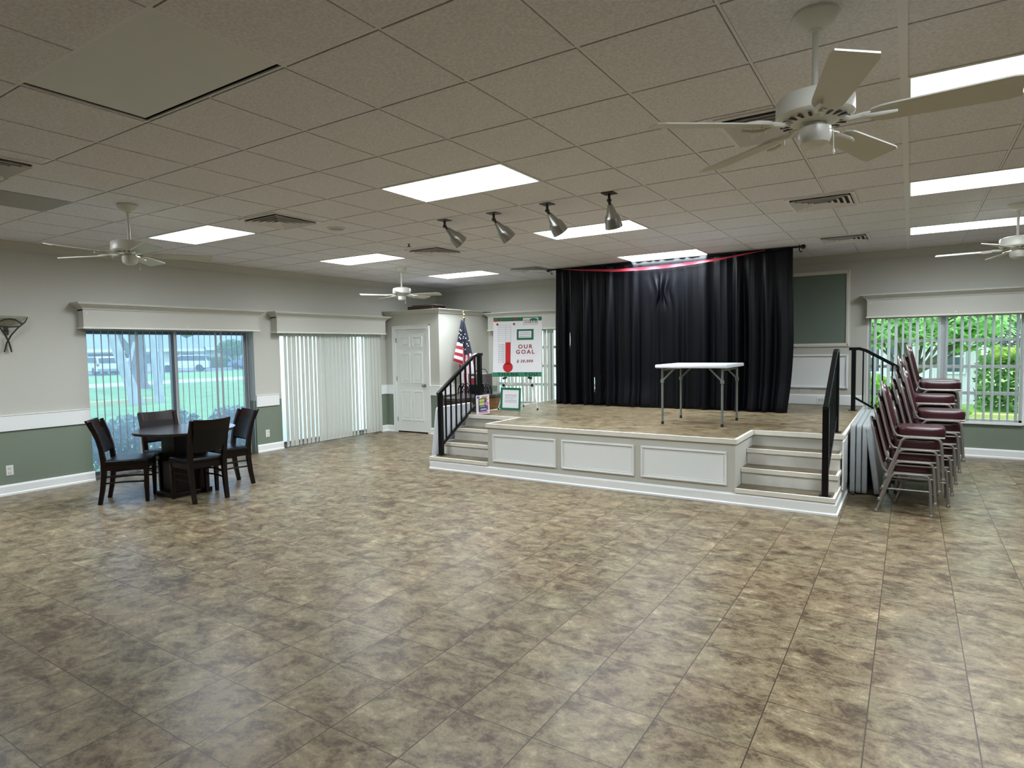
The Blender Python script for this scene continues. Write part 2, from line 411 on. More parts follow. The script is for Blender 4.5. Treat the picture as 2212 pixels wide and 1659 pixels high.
boxes = wallB(XL, BW[0], 0, 3.2)+[('wall', (BW[1], RW[0], YB, YB+.14, 0, 3.2))]+wallB(RW[1], XR, 0, 3.2)
boxes += wallB(BW[0], BW[1], 0, .49)+wallB(RW[0], RW[1], 0, .49)
boxes += wallB(BW[0], BW[1], 2.0, 3.2)+wallB(RW[0], RW[1], 2.0, 3.2)
wall('wall_back', boxes, 'beige end wall behind the stage')
wall('wall_right', [('green', (XR, XR+.14, YF, YB, 0, G)), ('wall', (XR, XR+.14, YF, YB, G, 3.2))], 'beige side wall')
wall('wall_front', [('green', (XL, XR, YF-.14, YF, 0, G)), ('wall', (XL, XR, YF-.14, YF, G, 3.2))], 'beige wall behind the viewpoint')
# storage closet in the corner
CX, CY, CTOP = -7.43, 9.05, 2.30
b = B()
for m, z0, z1 in (('green', 0, G), ('wall', G, CTOP)):
    b.mat(m)
    b.box(XL, -8.53, CY, CY+.1, z0, z1); b.box(-7.72, CX, CY, CY+.1, z0, z1)
    b.box(CX-.1, CX, CY+.1, YB, z0, z1)
b.mat('wall').box(-8.53, -7.72, CY, CY+.1, 2.03, CTOP)
b.mat('smooth').box(XL, CX+.07, CY-.07, YB, CTOP+.055, CTOP+.075)
b.mat('plenum').box(XL, CX-.1, CY+.6, CY+.62, 0, CTOP)
struct(b.build('wall_closet'), 'beige corner closet lower than the ceiling')

# crown, rails, baseboards
def crown_profile(d, h):  # (out from wall, down from top)
    return [(0, -h), (.015, -h), (.02, -h*.82), (d*.55, -h*.38), (d*.9, -h*.16), (d, -h*.12), (d, 0), (0, 0)]
def run_x(b, prof, x0, x1, y, z, sgn=-1, e0=0, e1=0):   # along X on a plane y, growing towards sgn*y ; e: mitre flare at the ends
    b.ring_skin([[Vector((x0-e0*o, y+sgn*o, z+h)) for o, h in prof], [Vector((x1+e1*o, y+sgn*o, z+h)) for o, h in prof]])
def run_y(b, prof, y0, y1, x, z, sgn=1, e0=0, e1=0):
    b.ring_skin([[Vector((x+sgn*o, y0-e0*o, z+h)) for o, h in prof], [Vector((x+sgn*o, y1+e1*o, z+h)) for o, h in prof]])
cp = [(0, -.10), (.012, -.10), (.05, -.05), (.085, -.012), (.085, 0), (0, 0)]
b = B(); run_y(b, cp, YF, YB, XL, CZ+.003); struct(b.build('trim_1', 'wall'), 'plain beige cove under the ceiling')
b = B(); run_x(b, cp, XL, XR, YB, CZ+.003); struct(b.build('trim_2', 'wall'), 'plain beige cove under the ceiling')
rail = [(0, -.185), (.018, -.185), (.018, -.012), (.024, -.008), (.024, 0), (0, 0)]
tn = [3]
def trim_y(y0, y1, prof, z, mat='trim', x=XL):
    b = B(); run_y(b, prof, y0, y1, x, z); struct(b.build('trim_%d' % tn[0], mat)); tn[0] += 1
def trim_x(x0, x1, prof, z, y, mat='trim'):
    b = B(); run_x(b, prof, x0, x1, y, z); struct(b.build('trim_%d' % tn[0], mat)); tn[0] += 1
trim_y(YF, 3.705, rail, .932); trim_y(6.10, 6.52, rail, .925); trim_y(8.87, CY, rail, .932)
trim_x(XL, -8.60, rail, .932, CY); trim_x(-7.66, CX+.018, rail, .932, CY); trim_y(CY, YB, rail, .932, x=CX)
base = [(0, -.125), (.03, -.125), (.03, -.105), (.02, -.095), (.02, -.02), (.012, 0), (0, 0)]
b = B()
run_y(b, base, YF, 3.725, XL, .125); run_y(b, base, 6.09, 6.575, XL, .125); run_y(b, base, 8.865, CY, XL, .125)
struct(b.build('baseboard_left', 'trim'))
b = B(); run_x(b, base, XL, -8.60, CY, .125); run_x(b, base, -7.66, CX+.02, CY, .125); run_y(b, base, CY, YB, CX, .125); struct(b.build('baseboard_closet', 'trim'))
b = B(); run_x(b, base, -.57, XR, YB, .125); struct(b.build('baseboard_back', 'trim'))
b = B(); run_x(b, [(0, -.155), (.022, -.155), (.022, -.02), (.012, 0), (0, 0)], -5.3, -.575, YB, .82); struct(b.build('baseboard_stage', 'panel'))
ccp = crown_profile(.085, .085)
b = B(); run_x(b, ccp, XL, CX, CY, CTOP+.075, e1=1); run_y(b, ccp, CY, YB, CX, CTOP+.075, e0=1); struct(b.build('trim_%d' % tn[0], 'wall'), 'crown moulding round the closet top'); tn[0] += 1

# framed wall panels beside the stage curtain
def picture_frame(b, x0, x1, z0, z1, y, w=.045, d=.022):
    b.mat('panel' if w < .04 else 'cream')
    for bx in ((x0, x1, y-d, y, z0, z0+w), (x0, x1, y-d, y, z1-w, z1), (x0, x0+w, y-d, y, z0+w, z1-w), (x1-w, x1, y-d, y, z0+w, z1-w)): b.box(*bx)
    i = w*.35
    for bx in ((x0+i, x1-i, y-d*1.35, y, z0+i, z0+w-i*.8), (x0+i, x1-i, y-d*1.35, y, z1-w+i*.8, z1-i), (x0+i, x0+w-i*.8, y-d*1.35, y, z0+i, z1-i), (x1-w+i*.8, x1-i, y-d*1.35, y, z0+i, z1-i)): b.box(*bx)
b = B(); picture_frame(b, -4.6, -.775, 1.56, 2.71, YB, .05); b.mat('dgreen').box(-4.56, -.82, YB-.006, YB, 1.60, 2.67)
struct(b.build('trim_%d' % tn[0]), 'framed dark green wall panel beside the curtain'); tn[0] += 1
b = B(); picture_frame(b, -4.6, -.79, .915, 1.44, YB, .03); b.mat('panel').box(-4.58, -.81, YB-.006, YB, .94, 1.415)
struct(b.build('trim_%d' % tn[0]), 'framed white wall panel under the green one'); tn[0] += 1

# ---------------------------------------------------------------- ceiling
lights = [(-2, 3), (-8, 3), (-8, 7), (-8, 11), (-2, 7), (-2, 11), (4, 3), (4, 7), (4, 11)]
unseen_lights = [(-8, -1), (4, -1)]  # unseen panels added out of view for their light on the foreground
occupied = {}; doubles = lights+unseen_lights+[(-2, -1)]
for i, j in lights+unseen_lights: occupied[(i, j)] = occupied[(i+1, j)] = 1
occupied[(-2, -1)] = occupied[(-1, -1)] = 1; occupied[(-7, 0)] = 1
vents = [(-.72, 4.09), (-.72, 6.54), (-.73, 8.99), (-5.38, 4.09), (-5.40, 6.54), (-5.38, 8.99), (-5.38, 1.65)]
b = B(); g = .0105
ix0, ix1 = int((XL-GX)/T)-1, int((XR-GX)/T)+1; jy0, jy1 = int((YF-GY)/T)-1, int((YB-GY)/T)+1
b.mat('tile')
def clampbox(x0, x1, y0, y1, z0, z1):
    x0 = max(x0, XL); x1 = min(x1, XR); y0 = max(y0, YF); y1 = min(y1, YB)
    if x1-x0 > .005 and y1-y0 > .005: b.box(x0, x1, y0, y1, z0, z1)
for i in range(ix0, ix1+1):
    for j in range(jy0, jy1+1):
        if (i, j) in occupied: continue
        gx = g
        clampbox(GX+i*T+gx, GX+(i+1)*T-gx, GY+j*T+g, GY+(j+1)*T-g, CZ, CZ+.02)
b.mat('plenum').box(XL, XR, YF, YB, CZ+.03, CZ+.06)
ceil = struct(b.build('ceiling'), 'dropped ceiling of square acoustic tiles in a white grid')
b = B()
for i in range(ix0, ix1+2):
    x = GX+i*T
    if not XL < x < XR: continue
    for j in range(jy0, jy1+1):
        if any((q+1, j) == (i, j) for q, jj in doubles if jj == j): continue
        ya, yb = max(YF, GY+j*T), min(YB, GY+(j+1)*T)
        if yb-ya > .01: b.box(x-.0065, x+.0065, ya, yb, CZ+.004, CZ+.012)
for j in range(jy0, jy1+2):
    y = GY+j*T
    if YF < y < YB: b.box(XL, XR, y-.0065, y+.0065, CZ+.0042, CZ+.0121)
gr = b.build('ceiling_grid', 'tee', ceil)
b = B(); b.box(GX+4*T-.019, GX+4*T+.017, YF, YB, CZ-.006, CZ+.012); struct(b.build('trim_%d' % tn[0], 'tee'), 'wide ceiling runner'); tn[0] += 1

def cell(i, j): return GX+i*T, GY+j*T
names = {(-2, 3): 'lit ceiling panel in front of the four spotlights, largest one left of the fan', (-8, 3): 'lit ceiling panel beside the left fan, above the dark table',
 (-8, 7): 'lit ceiling panel above the gap between the two glass doors, middle of three', (-8, 11): 'lit ceiling panel above the corner closet, farthest on the left side',
 (-2, 7): 'lit ceiling panel behind the two right spotlights', (-2, 11): 'lit ceiling panel just in front of the curtain top',
 (4, 3): 'lit ceiling panel behind the big fan, nearest in the right row', (4, 7): 'lit ceiling panel in the middle of the right row', (4, 11): 'lit ceiling panel behind the far right fan',
 (-8, -1): 'added lit ceiling panel, out of view by the left wall', (4, -1): 'added lit ceiling panel, out of view on the right', (-2, -5): 'added lit ceiling panel, out of view in the middle'}
def troffer(i, j):
    x, y = cell(i, j)
    t = thing('ceiling_light', names[(i, j)], 'ceiling light', (x+T, y+T/2, CZ), 0, 'fluorescent ceiling panels')
    b = B(); a, c = T-.006, T/2-.006; w = .022
    b.box(-a, a, -c, -c+w, -.004, .02); b.box(-a, a, c-w, c, -.004, .02); b.box(-a, -a+w, -c+w, c-w, -.004, .02); b.box(a-w, a, -c+w, c-w, -.004, .02)
    b.build('frame', 'white', t)
    b = B(); b.box(-a+w, a-w, -c+w, c-w, .004, .012); b.build('diffuser', 'light', t)
for i, j in lights+unseen_lights: troffer(i, j)
# smooth unlit panel, grey tile, small round speaker
x, y = cell(-2, -1)
b = B(); b.box(x+.028, x+2*T-.010, y+.008, y+T-.024, CZ+.010, CZ+.022)
tag(b.build('ceiling_panel', 'smooth'), 'smooth blank off-white ceiling panel, upper left, two tiles long', 'ceiling panel')
x, y = cell(-7, 0)
b = B(); b.box(x+.009, x+T-.009, y+.009, y+T-.009, CZ-.001, CZ+.015)
tag(b.build('ceiling_tile', 'greytile'), 'single dark grey ceiling tile at the left', 'ceiling tile')
t = thing('ceiling_speaker', 'small round white speaker grille in the ceiling between two vents', 'speaker', (-5.25, 4.70, CZ))
b = B(); b.lathe([(.095, 0), (.095, -.008), (.085, -.012), (.08, -.008)], 24); b.build('rim', 'tee', t)
b = B(); b.lathe([(.08, -.004), (.08, -.009), (.03, -.012)], 20); b.build('grille', 'greytile', t)
t = thing('sprinkler_head', 'tiny dark sprinkler head in the ceiling before the far vent', 'sprinkler', (-5.29, 5.90, CZ))
b = B(); b.lathe([(.03, 0), (.028, -.006)], 14); b.build('escutcheon', 'tee', t)
b = B(); b.lathe([(.009, -.004), (.009, -.035), (.024, -.038), (.024, -.042)], 12); b.build('deflector', 'dkmetal', t)
# vents
def make_vent():
    t = thing('ceiling_vent', '', 'vent', (0, 0, CZ))
    b = B(); a = .285; w = .035
    for s in (-1, 1):
        b.box(-a, a, s*(a-w/2)-w/2, s*(a-w/2)+w/2, -.010, .004); b.box(s*(a-w/2)-w/2, s*(a-w/2)+w/2, -a+w, a-w, -.010, .004)
    b.build('frame', 'tee', t)
    b = B(); b.box(-a+w, a-w, -a+w, a-w, -.0035, -.001); b.build('backing', 'plenum', t)
    b = B()
    for k in range(5):
        o = .248-.048*k; i = o-.030
        for q in range(4):
            M = Matrix.Rotation(q*PI/2, 3, 'Z')
            P = [(o, -o, -.030), (o, o, -.030), (i, i, -.005), (i, -i, -.005)]
            b.verts_faces([M @ Vector(p) for p in P]+[M @ (Vector(p)+Vector((0, 0, .002))) for p in P], [(0, 1, 2, 3), (7, 6, 5, 4), (0, 4, 5, 1), (2, 6, 7, 3)])
    b.build('louver', 'tee', t)
    return t
vl = ['white louvred ceiling vent half hidden behind the big fan motor', 'white louvred ceiling vent in the middle of the right column, beyond the big fan', 'white louvred ceiling vent near the top right corner of the curtain',
      'louvred ceiling vent beside the left lit panel, with dark slots', 'louvred ceiling vent left of the first spotlight, dark triangle of slots', 'farthest louvred ceiling vent, left of the curtain top', 'louvred ceiling vent cut by the left edge of view']
v0 = None
for k, (x, y) in enumerate(vents):
    v = make_vent() if v0 is None else copy_tree(v0)
    v0 = v0 or v
    v.location = (x, y, CZ); v['label'] = vl[k]; v['group'] = 'louvred ceiling vents'

# ---------------------------------------------------------------- windows and blinds
def sliding_door(name, y0, y1, gl, label):
    t = sempty(name, label)
    x = XL-.19
    b = B(); f = .05; b.mat('aluw')
    b.box(x-.03, x+.045, y0, y1, 0, .03); b.box(x-.03, x+.045, y0, y1, WZ-.05, WZ); b.box(x-.03, x+.045, y0, y0+f, .03, WZ-.05); b.box(x-.03, x+.045, y1-f, y1, .03, WZ-.05)
    m = 4.905 if y0 < 5 else (y0+y1)/2; b.mat('alu')
    b.box(x-.02, x+.005, m-.035, m+.035, .03, WZ-.05); b.box(x+.008, x+.035, m-.04, m+.03, .03, WZ-.05)
    b.box(x+.008, x+.035, y1-f-.05, y1-f, .03, WZ-.05); b.box(x-.02, x+.005, y0+f, y0+f+.045, .03, WZ-.05)
    for (a, c, xx) in ((y0+f, m, x-.0075), (m, y1-f, x+.0215)): b.box(xx-.0125, xx+.0125, a, c, .03, .075); b.box(xx-.0125, xx+.0125, a, c, WZ-.095, WZ-.05)
    b.build('window_frame', 'alu', t)
    b = B(); b.box(x-.0085, x-.0065, y0+f+.04, m-.03, .07, WZ-.09); b.build('pane', gl, t)
    b = B(); b.box(x+.0205, x+.0225, m+.025, y1-f-.045, .07, WZ-.09); b.build('pane', gl, t)
    return t
sliding_door('window_1', 3.60, 6.12, 'glassL', 'sliding glass door with view of lawn and parked cars')
sliding_door('window_2', 6.47, 8.90, 'glassB', 'sliding glass door behind closed blinds')
def awning(name, x0, x1, z0, z1, gl, label):
    t = sempty(name, label); y = YB+.07
    b = B(); f = .035
    b.box(x0, x1, y-.03, y+.05, z0, z0+f); b.box(x0, x1, y-.03, y+.05, z1-f, z1); b.box(x0, x0+f, y-.03, y+.05, z0, z1); b.box(x1-f, x1, y-.03, y+.05, z0, z1)
    m = (x0+x1)/2+.015
    b.box(m-.055, m+.055, y-.03, y+.05, z0, z1)
    for z in (.885, 1.255, 1.625):
        b.box(x0+f, x1-f, y-.012, y+.03, z-.022, z+.022)
    b.build('window_frame', 'aluw', t)
    for a, c in ((x0+f, m-.055), (m+.055, x1-f)):
        b = B(); b.box(a, c, y+.008, y+.010, z0+f, z1-f); b.build('pane', gl, t)
    b = B(); b.box(x0-.0, x1+.0, YB-.035, YB+.05, z0-.025, z0+.004); b.build('window_sill', 'trim', t)
    return t
awning('window_3', RW[0], RW[1], RW[2], RW[3], 'glass', 'wide awning window on the right looking onto greenery')
awning('window_4', BW[0], BW[1], BW[2], BW[3], 'glassB', 'wide awning window behind the easel')
# reveal trim of the right window
b = B(); b.box(RW[0]-.012, RW[0]+.004, YB-.004, YB+.05, RW[2], RW[3]); b.box(RW[1]-.004, RW[1]+.02, YB-.006, YB+.05, RW[2]-.02, RW[3]); struct(b.build('trim_%d' % tn[0], 'trim')); tn[0] += 1

def slat(b, c, ang, w, z0, z1, axis):   # c: point on plane; ang: rotation of the slat about Z (0 = lying along the wall)
    d = Vector((math.cos(ang), math.sin(ang), 0)) if axis == 'x' else Vector((-math.sin(ang), math.cos(ang), 0))
    n = Vector((-d.y, d.x, 0))
    pts = []
    for k in (-1, -.5, 0, .5, 1):
        pts.append(Vector((c[0], c[1], 0))+d*(w/2*k)+n*(.006*(1-k*k)))
    lo = [p+Vector((0, 0, z0)) for p in pts]; hi = [p+Vector((0, 0, z1)) for p in pts]
    th = n*.0012
    rings = [[p for p in lo]+[p+th for p in reversed(lo)], [p for p in hi]+[p+th for p in reversed(hi)]]
    b.ring_skin(rings)
def blind(name, label, axis, a0, a1, pos, z0, z1, angf, mat, sp=.0865, w=.089, skip=()):
    c = (pos, (a0+a1)/2, z0) if axis == 'y' else ((a0+a1)/2, pos, z0)
    t = thing(name, label, 'vertical blind', c, 0, 'vertical slat blinds')
    b = B(); n = int((a1-a0)/sp); k0 = (a1-a0-(n-1)*sp)/2
    for k in range(n):
        if k in skip: continue
        a = a0+k0+k*sp
        p = (0, a-c[1]) if axis == 'y' else (a-c[0], 0)
        slat(b, p, angf(k, n), w, 0, z1-z0-.03, axis)
    b.build('slats', mat, t, smooth=True)
    b = B()
    L_ = (a1-a0)/2
    if axis == 'y': b.box(-.025, .025, -L_, L_, z1-z0-.03, z1-z0+.01)
    else: b.box(-L_, L_, -.025, .025, z1-z0-.03, z1-z0+.01)
    b.build('head_rail', 'trim', t)
    return t
rnd = random.Random(4)
def angL(k, n):
    base_ = R(61)+rnd.uniform(-.03, .03)
    if k in (6, 12, 19, 20): return R(38)+rnd.uniform(-.05, .05)
    return base_
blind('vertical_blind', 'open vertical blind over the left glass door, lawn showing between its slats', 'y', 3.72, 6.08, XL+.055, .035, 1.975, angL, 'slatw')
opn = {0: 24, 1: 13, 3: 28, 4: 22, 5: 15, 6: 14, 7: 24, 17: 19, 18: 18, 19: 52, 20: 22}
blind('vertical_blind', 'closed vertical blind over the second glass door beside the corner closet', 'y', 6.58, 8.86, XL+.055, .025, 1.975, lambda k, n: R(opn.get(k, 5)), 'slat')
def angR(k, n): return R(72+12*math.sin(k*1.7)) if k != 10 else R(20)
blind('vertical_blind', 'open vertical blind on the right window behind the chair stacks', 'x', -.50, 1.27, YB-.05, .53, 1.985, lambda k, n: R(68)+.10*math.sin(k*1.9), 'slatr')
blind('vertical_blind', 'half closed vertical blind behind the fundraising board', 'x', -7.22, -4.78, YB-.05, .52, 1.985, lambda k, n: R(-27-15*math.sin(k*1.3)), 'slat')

def valance(name, label, axis, a0, a1, z0, z1, pos, sgn, e0=True, e1=True):
    d = .15
    c = (pos, (a0+a1)/2, z0) if axis == 'y' else ((a0+a1)/2, pos, z0)
    t = thing(name, label, 'window valance', c, 0, 'boxed window valances')
    L_ = (a1-a0)/2; H_ = z1-z0; w = .018
    def pl(b, u0, u1, o0, o1, za, zb):
        if axis == 'y': b.box(min(sgn*o0, sgn*o1), max(sgn*o0, sgn*o1), u0, u1, za, zb)
        else: b.box(u0, u1, min(sgn*o0, sgn*o1), max(sgn*o0, sgn*o1), za, zb)
    b = B(); pl(b, -L_, L_, d-w, d, 0, H_); pl(b, -L_, -L_+w, 0, d-w, 0, H_); pl(b, L_-w, L_, 0, d-w, 0, H_); pl(b, -L_, L_, 0, d-w, H_-.02, H_)
    b.build('box', 'wall', t)
    b = B(); pl(b, -L_-.012, L_+.012, d, d+.012, -.004, .018); pl(b, -L_-.012, -L_, .0, d, -.004, .018); pl(b, L_, L_+.012, .0, d, -.004, .018); b.build('lip', 'cream', t)
    cpv = [(0, 0), (.008, 0), (.012, .014), (.03, .03), (.055, .045), (.07, .06), (.085, .064), (.085, .085), (0, .085)]
    b = B(); zc = H_-.005
    if axis == 'y':
        b.ring_skin([[Vector((0, s_*(L_+o), zc+h)) for o, h in cpv] if e else [Vector((sgn*(d+o), s_*(L_+o), zc+h)) for o, h in cpv] for s_, e in ((-1, 1), (-1, 0), (1, 0), (1, 1))])
        b.box(min(0, sgn*(d+.0)), max(0, sgn*(d+.0)), -L_, L_, zc+.07, zc+.085)
    else:
        b.ring_skin([[Vector((s_*(L_+o), 0, zc+h)) for o, h in cpv] if e else [Vector((s_*(L_+o), sgn*(d+o), zc+h)) for o, h in cpv] for s_, e in ((-1, 1), (-1, 0), (1, 0), (1, 1))])
        b.box(-L_, L_, min(0, sgn*d), max(0, sgn*d), zc+.07, zc+.085)
    b.build('crown', 'wall', t)
    for u, zz in ((-L_+.04, H_-.05), (L_-.04, H_-.05), (.08, .045)):
        b = B()
        if axis == 'y': b.lathe([(.009, 0), (.009, .004)], 10, Matrix.Translation((sgn*d, u, zz)) @ Matrix.Rotation(PI/2*sgn, 4, 'Y'))
        else: b.lathe([(.009, 0), (.009, .004)], 10, Matrix.Translation((u, sgn*d, zz)) @ Matrix.Rotation(-PI/2*sgn, 4, 'X'))
        b.build('screw_cap', 'plate', t)
    return t
valance('window_valance', 'beige boxed valance above the left glass door, behind the dark table', 'y', 3.63, 6.10, 1.945, 2.185, XL, 1)
valance('window_valance', 'beige boxed valance over the closed blind next to the closet', 'y', 6.425, 8.90, 1.925, 2.185, XL, 1)
valance('window_valance', 'beige boxed valance above the right window with greenery', 'x', -.545, 1.42, 1.975, 2.235, YB, -1)
valance('window_valance', 'beige boxed valance above the blind behind the fundraising board', 'x', -7.33, -4.6, 1.98, 2.26, YB, -1)

# closet door
d = sempty('door_1', 'white six-panel closet door')
b = B(); y = CY-.018
for bx in ((-8.59, -8.52, y, CY+.02, 0, 2.075), (-7.73, -7.665, y, CY+.02, 0, 2.075), (-8.52, -7.73, y, CY+.02, 2.01, 2.075)): b.box(*bx)
for bx in ((-8.60, -8.585, y-.006, CY, 0, 2.085), (-7.67, -7.655, y-.006, CY, 0, 2.085), (-8.60, -7.655, y-.006, CY, 2.07, 2.085)): b.box(*bx)
b.build('door_frame', 'trim', d)
b = B(); x0, x1 = -8.515, -7.735; yf = CY+.004
b.box(x0, x1, yf, yf+.035, .025, 2.005)
pw = .24; xs = [(x0+.115, x0+.115+pw), (x1-.115-pw, x1-.115)]
for a, c in xs:
    for z0, z1 in ((.24, .82), (.97, 1.55), (1.67, 1.87)):
        # sunk groove with a raised centre field
        for bx in ((a, c, yf-.013, yf, z0, z0+.022), (a, c, yf-.013, yf, z1-.022, z1), (a, a+.022, yf-.013, yf, z0+.022, z1-.022), (c-.022, c, yf-.013, yf, z0+.022, z1-.022)): b.box(*bx)
        b.rbox(a+.045, c-.045, yf-.011, yf+.002, z0+.045, z1-.045, .009, 1)
b.build('door_leaf', 'door', d)
b = B(); M = Matrix.Translation((-7.80, yf, .925)) @ Matrix.Rotation(PI/2, 4, 'X')
b.lathe([(.033, 0), (.033, .006), (.012, .012), (.012, .035), (.024, .042), (.030, .055), (.026, .068), (.010, .073)], 20, M); b.build('door_knob', 'knob', d, smooth=True)
for z in (.25, 1.05, 1.80):
    b = B(); b.box(-8.526, -8.508, yf-.012, yf, z-.045, z+.045); b.build('hinge', 'knob', d)

# wall outlets, sconce
def outlet(label, M, mat='plate', w=.072, h=.118):
    t = thing('wall_outlet', label, 'outlet'); t.matrix_world = M
    b = B(); b.rbox(-w/2, w/2, -h/2, h/2, 0, .006, .003, 1); b.build('cover_plate', mat, t)
    b = B()
    if w < h:
        for s in (-1, 1): b.rbox(-.017, .017, s*.026-.016, s*.026+.016, .005, .009, .003, 1)
    else:
        for s in (-1, 0, 1): b.rbox(s*.042-.016, s*.042+.016, -.022, .022, .005, .009, .003, 1)
    b.build('socket', 'ivory', t)
    return t
ML = Matrix.Rotation(PI/2, 4, 'Z') @ Matrix.Rotation(PI/2, 4, 'X')
outlet('white wall outlet on the green wall at the far left', Matrix.Translation((XL, 2.84, .287)) @ ML)
outlet('white wall outlet on the narrow green wall between the glass doors', Matrix.Translation((XL, 6.285, .292)) @ ML)
MB_ = Matrix.Rotation(PI/2, 4, 'X')
outlet('beige wide outlet plate on the wall just above the stage baseboard', Matrix.Translation((-1.38, YB, .868)) @ MB_, 'ivory', .16, .09)
outlet('white wide outlet plate set in the stage baseboard', Matrix.Translation((-1.13, YB-.022, .735)) @ MB_, 'panel', .17, .085)

t = thing('wall_sconce', 'dark metal wall sconce with a pale glass bowl, far left', 'sconce', (XL, 2.885, 1.66))
b = B()
rings = []
for k in range(7):
    z = .30+.115*k/6; r = .06+.14*math.sin(k/6*PI/2)
    rings.append([Vector((max(.0, r*.72*math.cos(a)), r*math.sin(a), z)) for a in [-PI/2+PI*q/14 for q in range(15)]])
b.ring_skin(rings, cap=False, close=False); b.ring_skin([[p*1 for p in rings[0]], [Vector((0, 0, .298))]*15], cap=False, close=False)
so = b.build('glass_bowl', 'sconceg', t, smooth=True)
b = B()
for s in (-1, 1):
    b.tube([(.03, s*-.035, 0), (.045, s*-.010, .11), (.07, s*.03, .20), (.10, s*.085, .28), (.115, s*.15, .345), (.06, s*.197, .405)], [.008, .009, .009, .008, .007, .006], 8)
b.tube([(.11, -.125, .325), (.135, -.05, .372), (.14, 0, .378), (.135, .05, .372), (.11, .125, .325)], .008, 8)
b.tube([(.10, -.10, .295), (.10, 0, .287), (.10, .10, .295)], .008, 8)
b.build('scroll_arm', 'dkmetal', t, smooth=True)
b = B(); b.rbox(0, .02, -.022, .022, .20, .29, .006, 2); b.build('back_plate', 'dkmetal', t)

# ---------------------------------------------------------------- stage
SH = .66; SF = 6.41
SL0, SL1, SR0, SR1 = -5.45, -4.50, -1.465, -.57; SI = 7.20
st = thing('stage_platform', 'beige stage platform with three white front panels and stairs at both ends', 'stage')
b = B(); b.box(SL1, SR0, SF, YB-.002, 0, SH-.045); b.box(SL0, SL1, SI, YB-.002, 0, SH-.045); b.box(SR0, SR1, SI, YB-.002, 0, SH-.045)
b.build('body', 'wall', st)
b = B(); poly = [(SL1, SF), (SR0, SF), (SR0, SI), (SR1, SI), (SR1, YB-.002), (SL0, YB-.002), (SL0, SI), (SL1, SI)]
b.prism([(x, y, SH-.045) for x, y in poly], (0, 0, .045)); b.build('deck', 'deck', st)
def nosing(b, pts, z1, h=.045, o=.022, inn=.012):
    for (p, q) in zip(pts, pts[1:]):
        p = Vector(p); q = Vector(q); dd = (q-p).normalized(); nn = Vector((dd.y, -dd.x))
        P = p-dd*0; Q = q
        poly = [P+nn*o-dd*(-0), Q+nn*o, Q-nn*inn, P-nn*inn]
        b.prism([(v.x, v.y, z1-h) for v in poly], (0, 0, h+.003))
b = B(); nosing(b, [(SL0, YB-.1), (SL0, SI), (SL1+.0, SI)], SH); nosing(b, [(SL1, SI), (SL1, SF), (SR0, SF), (SR0, SI)], SH); nosing(b, [(SR0, SI), (SR1, SI), (SR1, YB-.1)], SH)
for cx, cy, sx, sy in ((SL0, SI, -1, -1), (SL1, SF, -1, -1), (SR0, SF, 1, -1), (SR1, SI, 1, -1)):
    b.box(min(cx, cx+sx*.022), max(cx, cx+sx*.022), min(cy, cy+sy*.022), max(cy, cy+sy*.022), SH-.045, SH+.003)
b.build('nosing', 'cream', st)
YS = [6.405, 6.675, 6.94]
for side, (a, c) in (('l', (SL0, SL1)), ('r', (SR0, SR1))):
    for k in range(3):
        z0, z1 = .165*k, .165*(k+1)
        b = B(); oy = 0 if k else .0
        aa = a+.004; c2 = c-.004
        b.mat('riser').box(aa, c2, YS[k], SI-.001, z0+(.0 if k else 0), z1-.04)
        b.mat('cream')
        b.box(aa-(0.012 if side == 'l' else 0), c2+(0.012 if side == 'r' else 0), YS[k]-.022, YS[k]+.012, z1-.04, z1+.002)
        if side == 'r': b.box(c2-.012, c2+.012, YS[k]+.012, SI-.002, z1-.04, z1+.002)
        else: b.box(aa-.012, aa+.012, YS[k]+.012, SI-.002, z1-.04, z1+.002)
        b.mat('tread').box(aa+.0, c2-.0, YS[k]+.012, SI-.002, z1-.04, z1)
        b.build('step', None, st)
b = B(); run_x(b, [(0, -.118), (.03, -.118), (.03, -.10), (.016, -.09), (.016, -.018), (.006, 0), (0, 0)], SL0, SR1, SF-.006, .118, e1=1)
run_y(b, [(0, -.118), (.03, -.118), (.03, -.10), (.016, -.09), (.016, -.018), (.006, 0), (0, 0)], SF-.006, YB-.05, SR1, .118, e0=1)
run_y(b, [(0, -.118), (.03, -.118), (.03, -.10), (.016, -.09), (.016, -.018), (.006, 0), (0, 0)], SF-.006, YB-.05, SL0, .118, sgn=-1)
b.build('base_trim', 'trim', st)
for x0, x1 in ((-4.42, -3.514), (-3.439, -2.535), (-2.457, -1.546)):
    b = B(); y = SF
    b.mat('panel').box(x0+.02, x1-.02, y-.004, y, .205, .51)
    b.mat('trim')
    for w0, w1, dd in ((0, .024, .016), (.006, .018, .022), (.03, .038, .009)):
        for bx in ((x0+w0, x1-w0, y-dd, y, .185+w0, .185+w1), (x0+w0, x1-w0, y-dd, y, .53-w1, .53-w0), (x0+w0, x0+w1, y-dd, y, .185+w1, .53-w1), (x1-w1, x1-w0, y-dd, y, .185+w1, .53-w1)): b.box(*bx)
    b.build('front_panel', None, st)
b = B(); b.box(-.558, -.545, 6.99, 7.5, .13, .62); b.build('side_panel', 'trim', st)
# rear side steps, leading down to the right by the window
for k in range(3):
    b = B(); z1 = .495-.165*k; x1 = SR1+.27*(k+1)
    b.mat('riser').box(SR1+.02, x1, 9.90, 10.6, 0 if k == 2 else z1-.165, z1-.04); b.mat('cream').box(x1-.012, x1+.02, 9.90, 10.6, z1-.04, z1+.002); b.mat('tread').box(SR1+.02, x1-.012, 9.90, 10.6, z1-.04, z1)
    b.build('step', None, st)

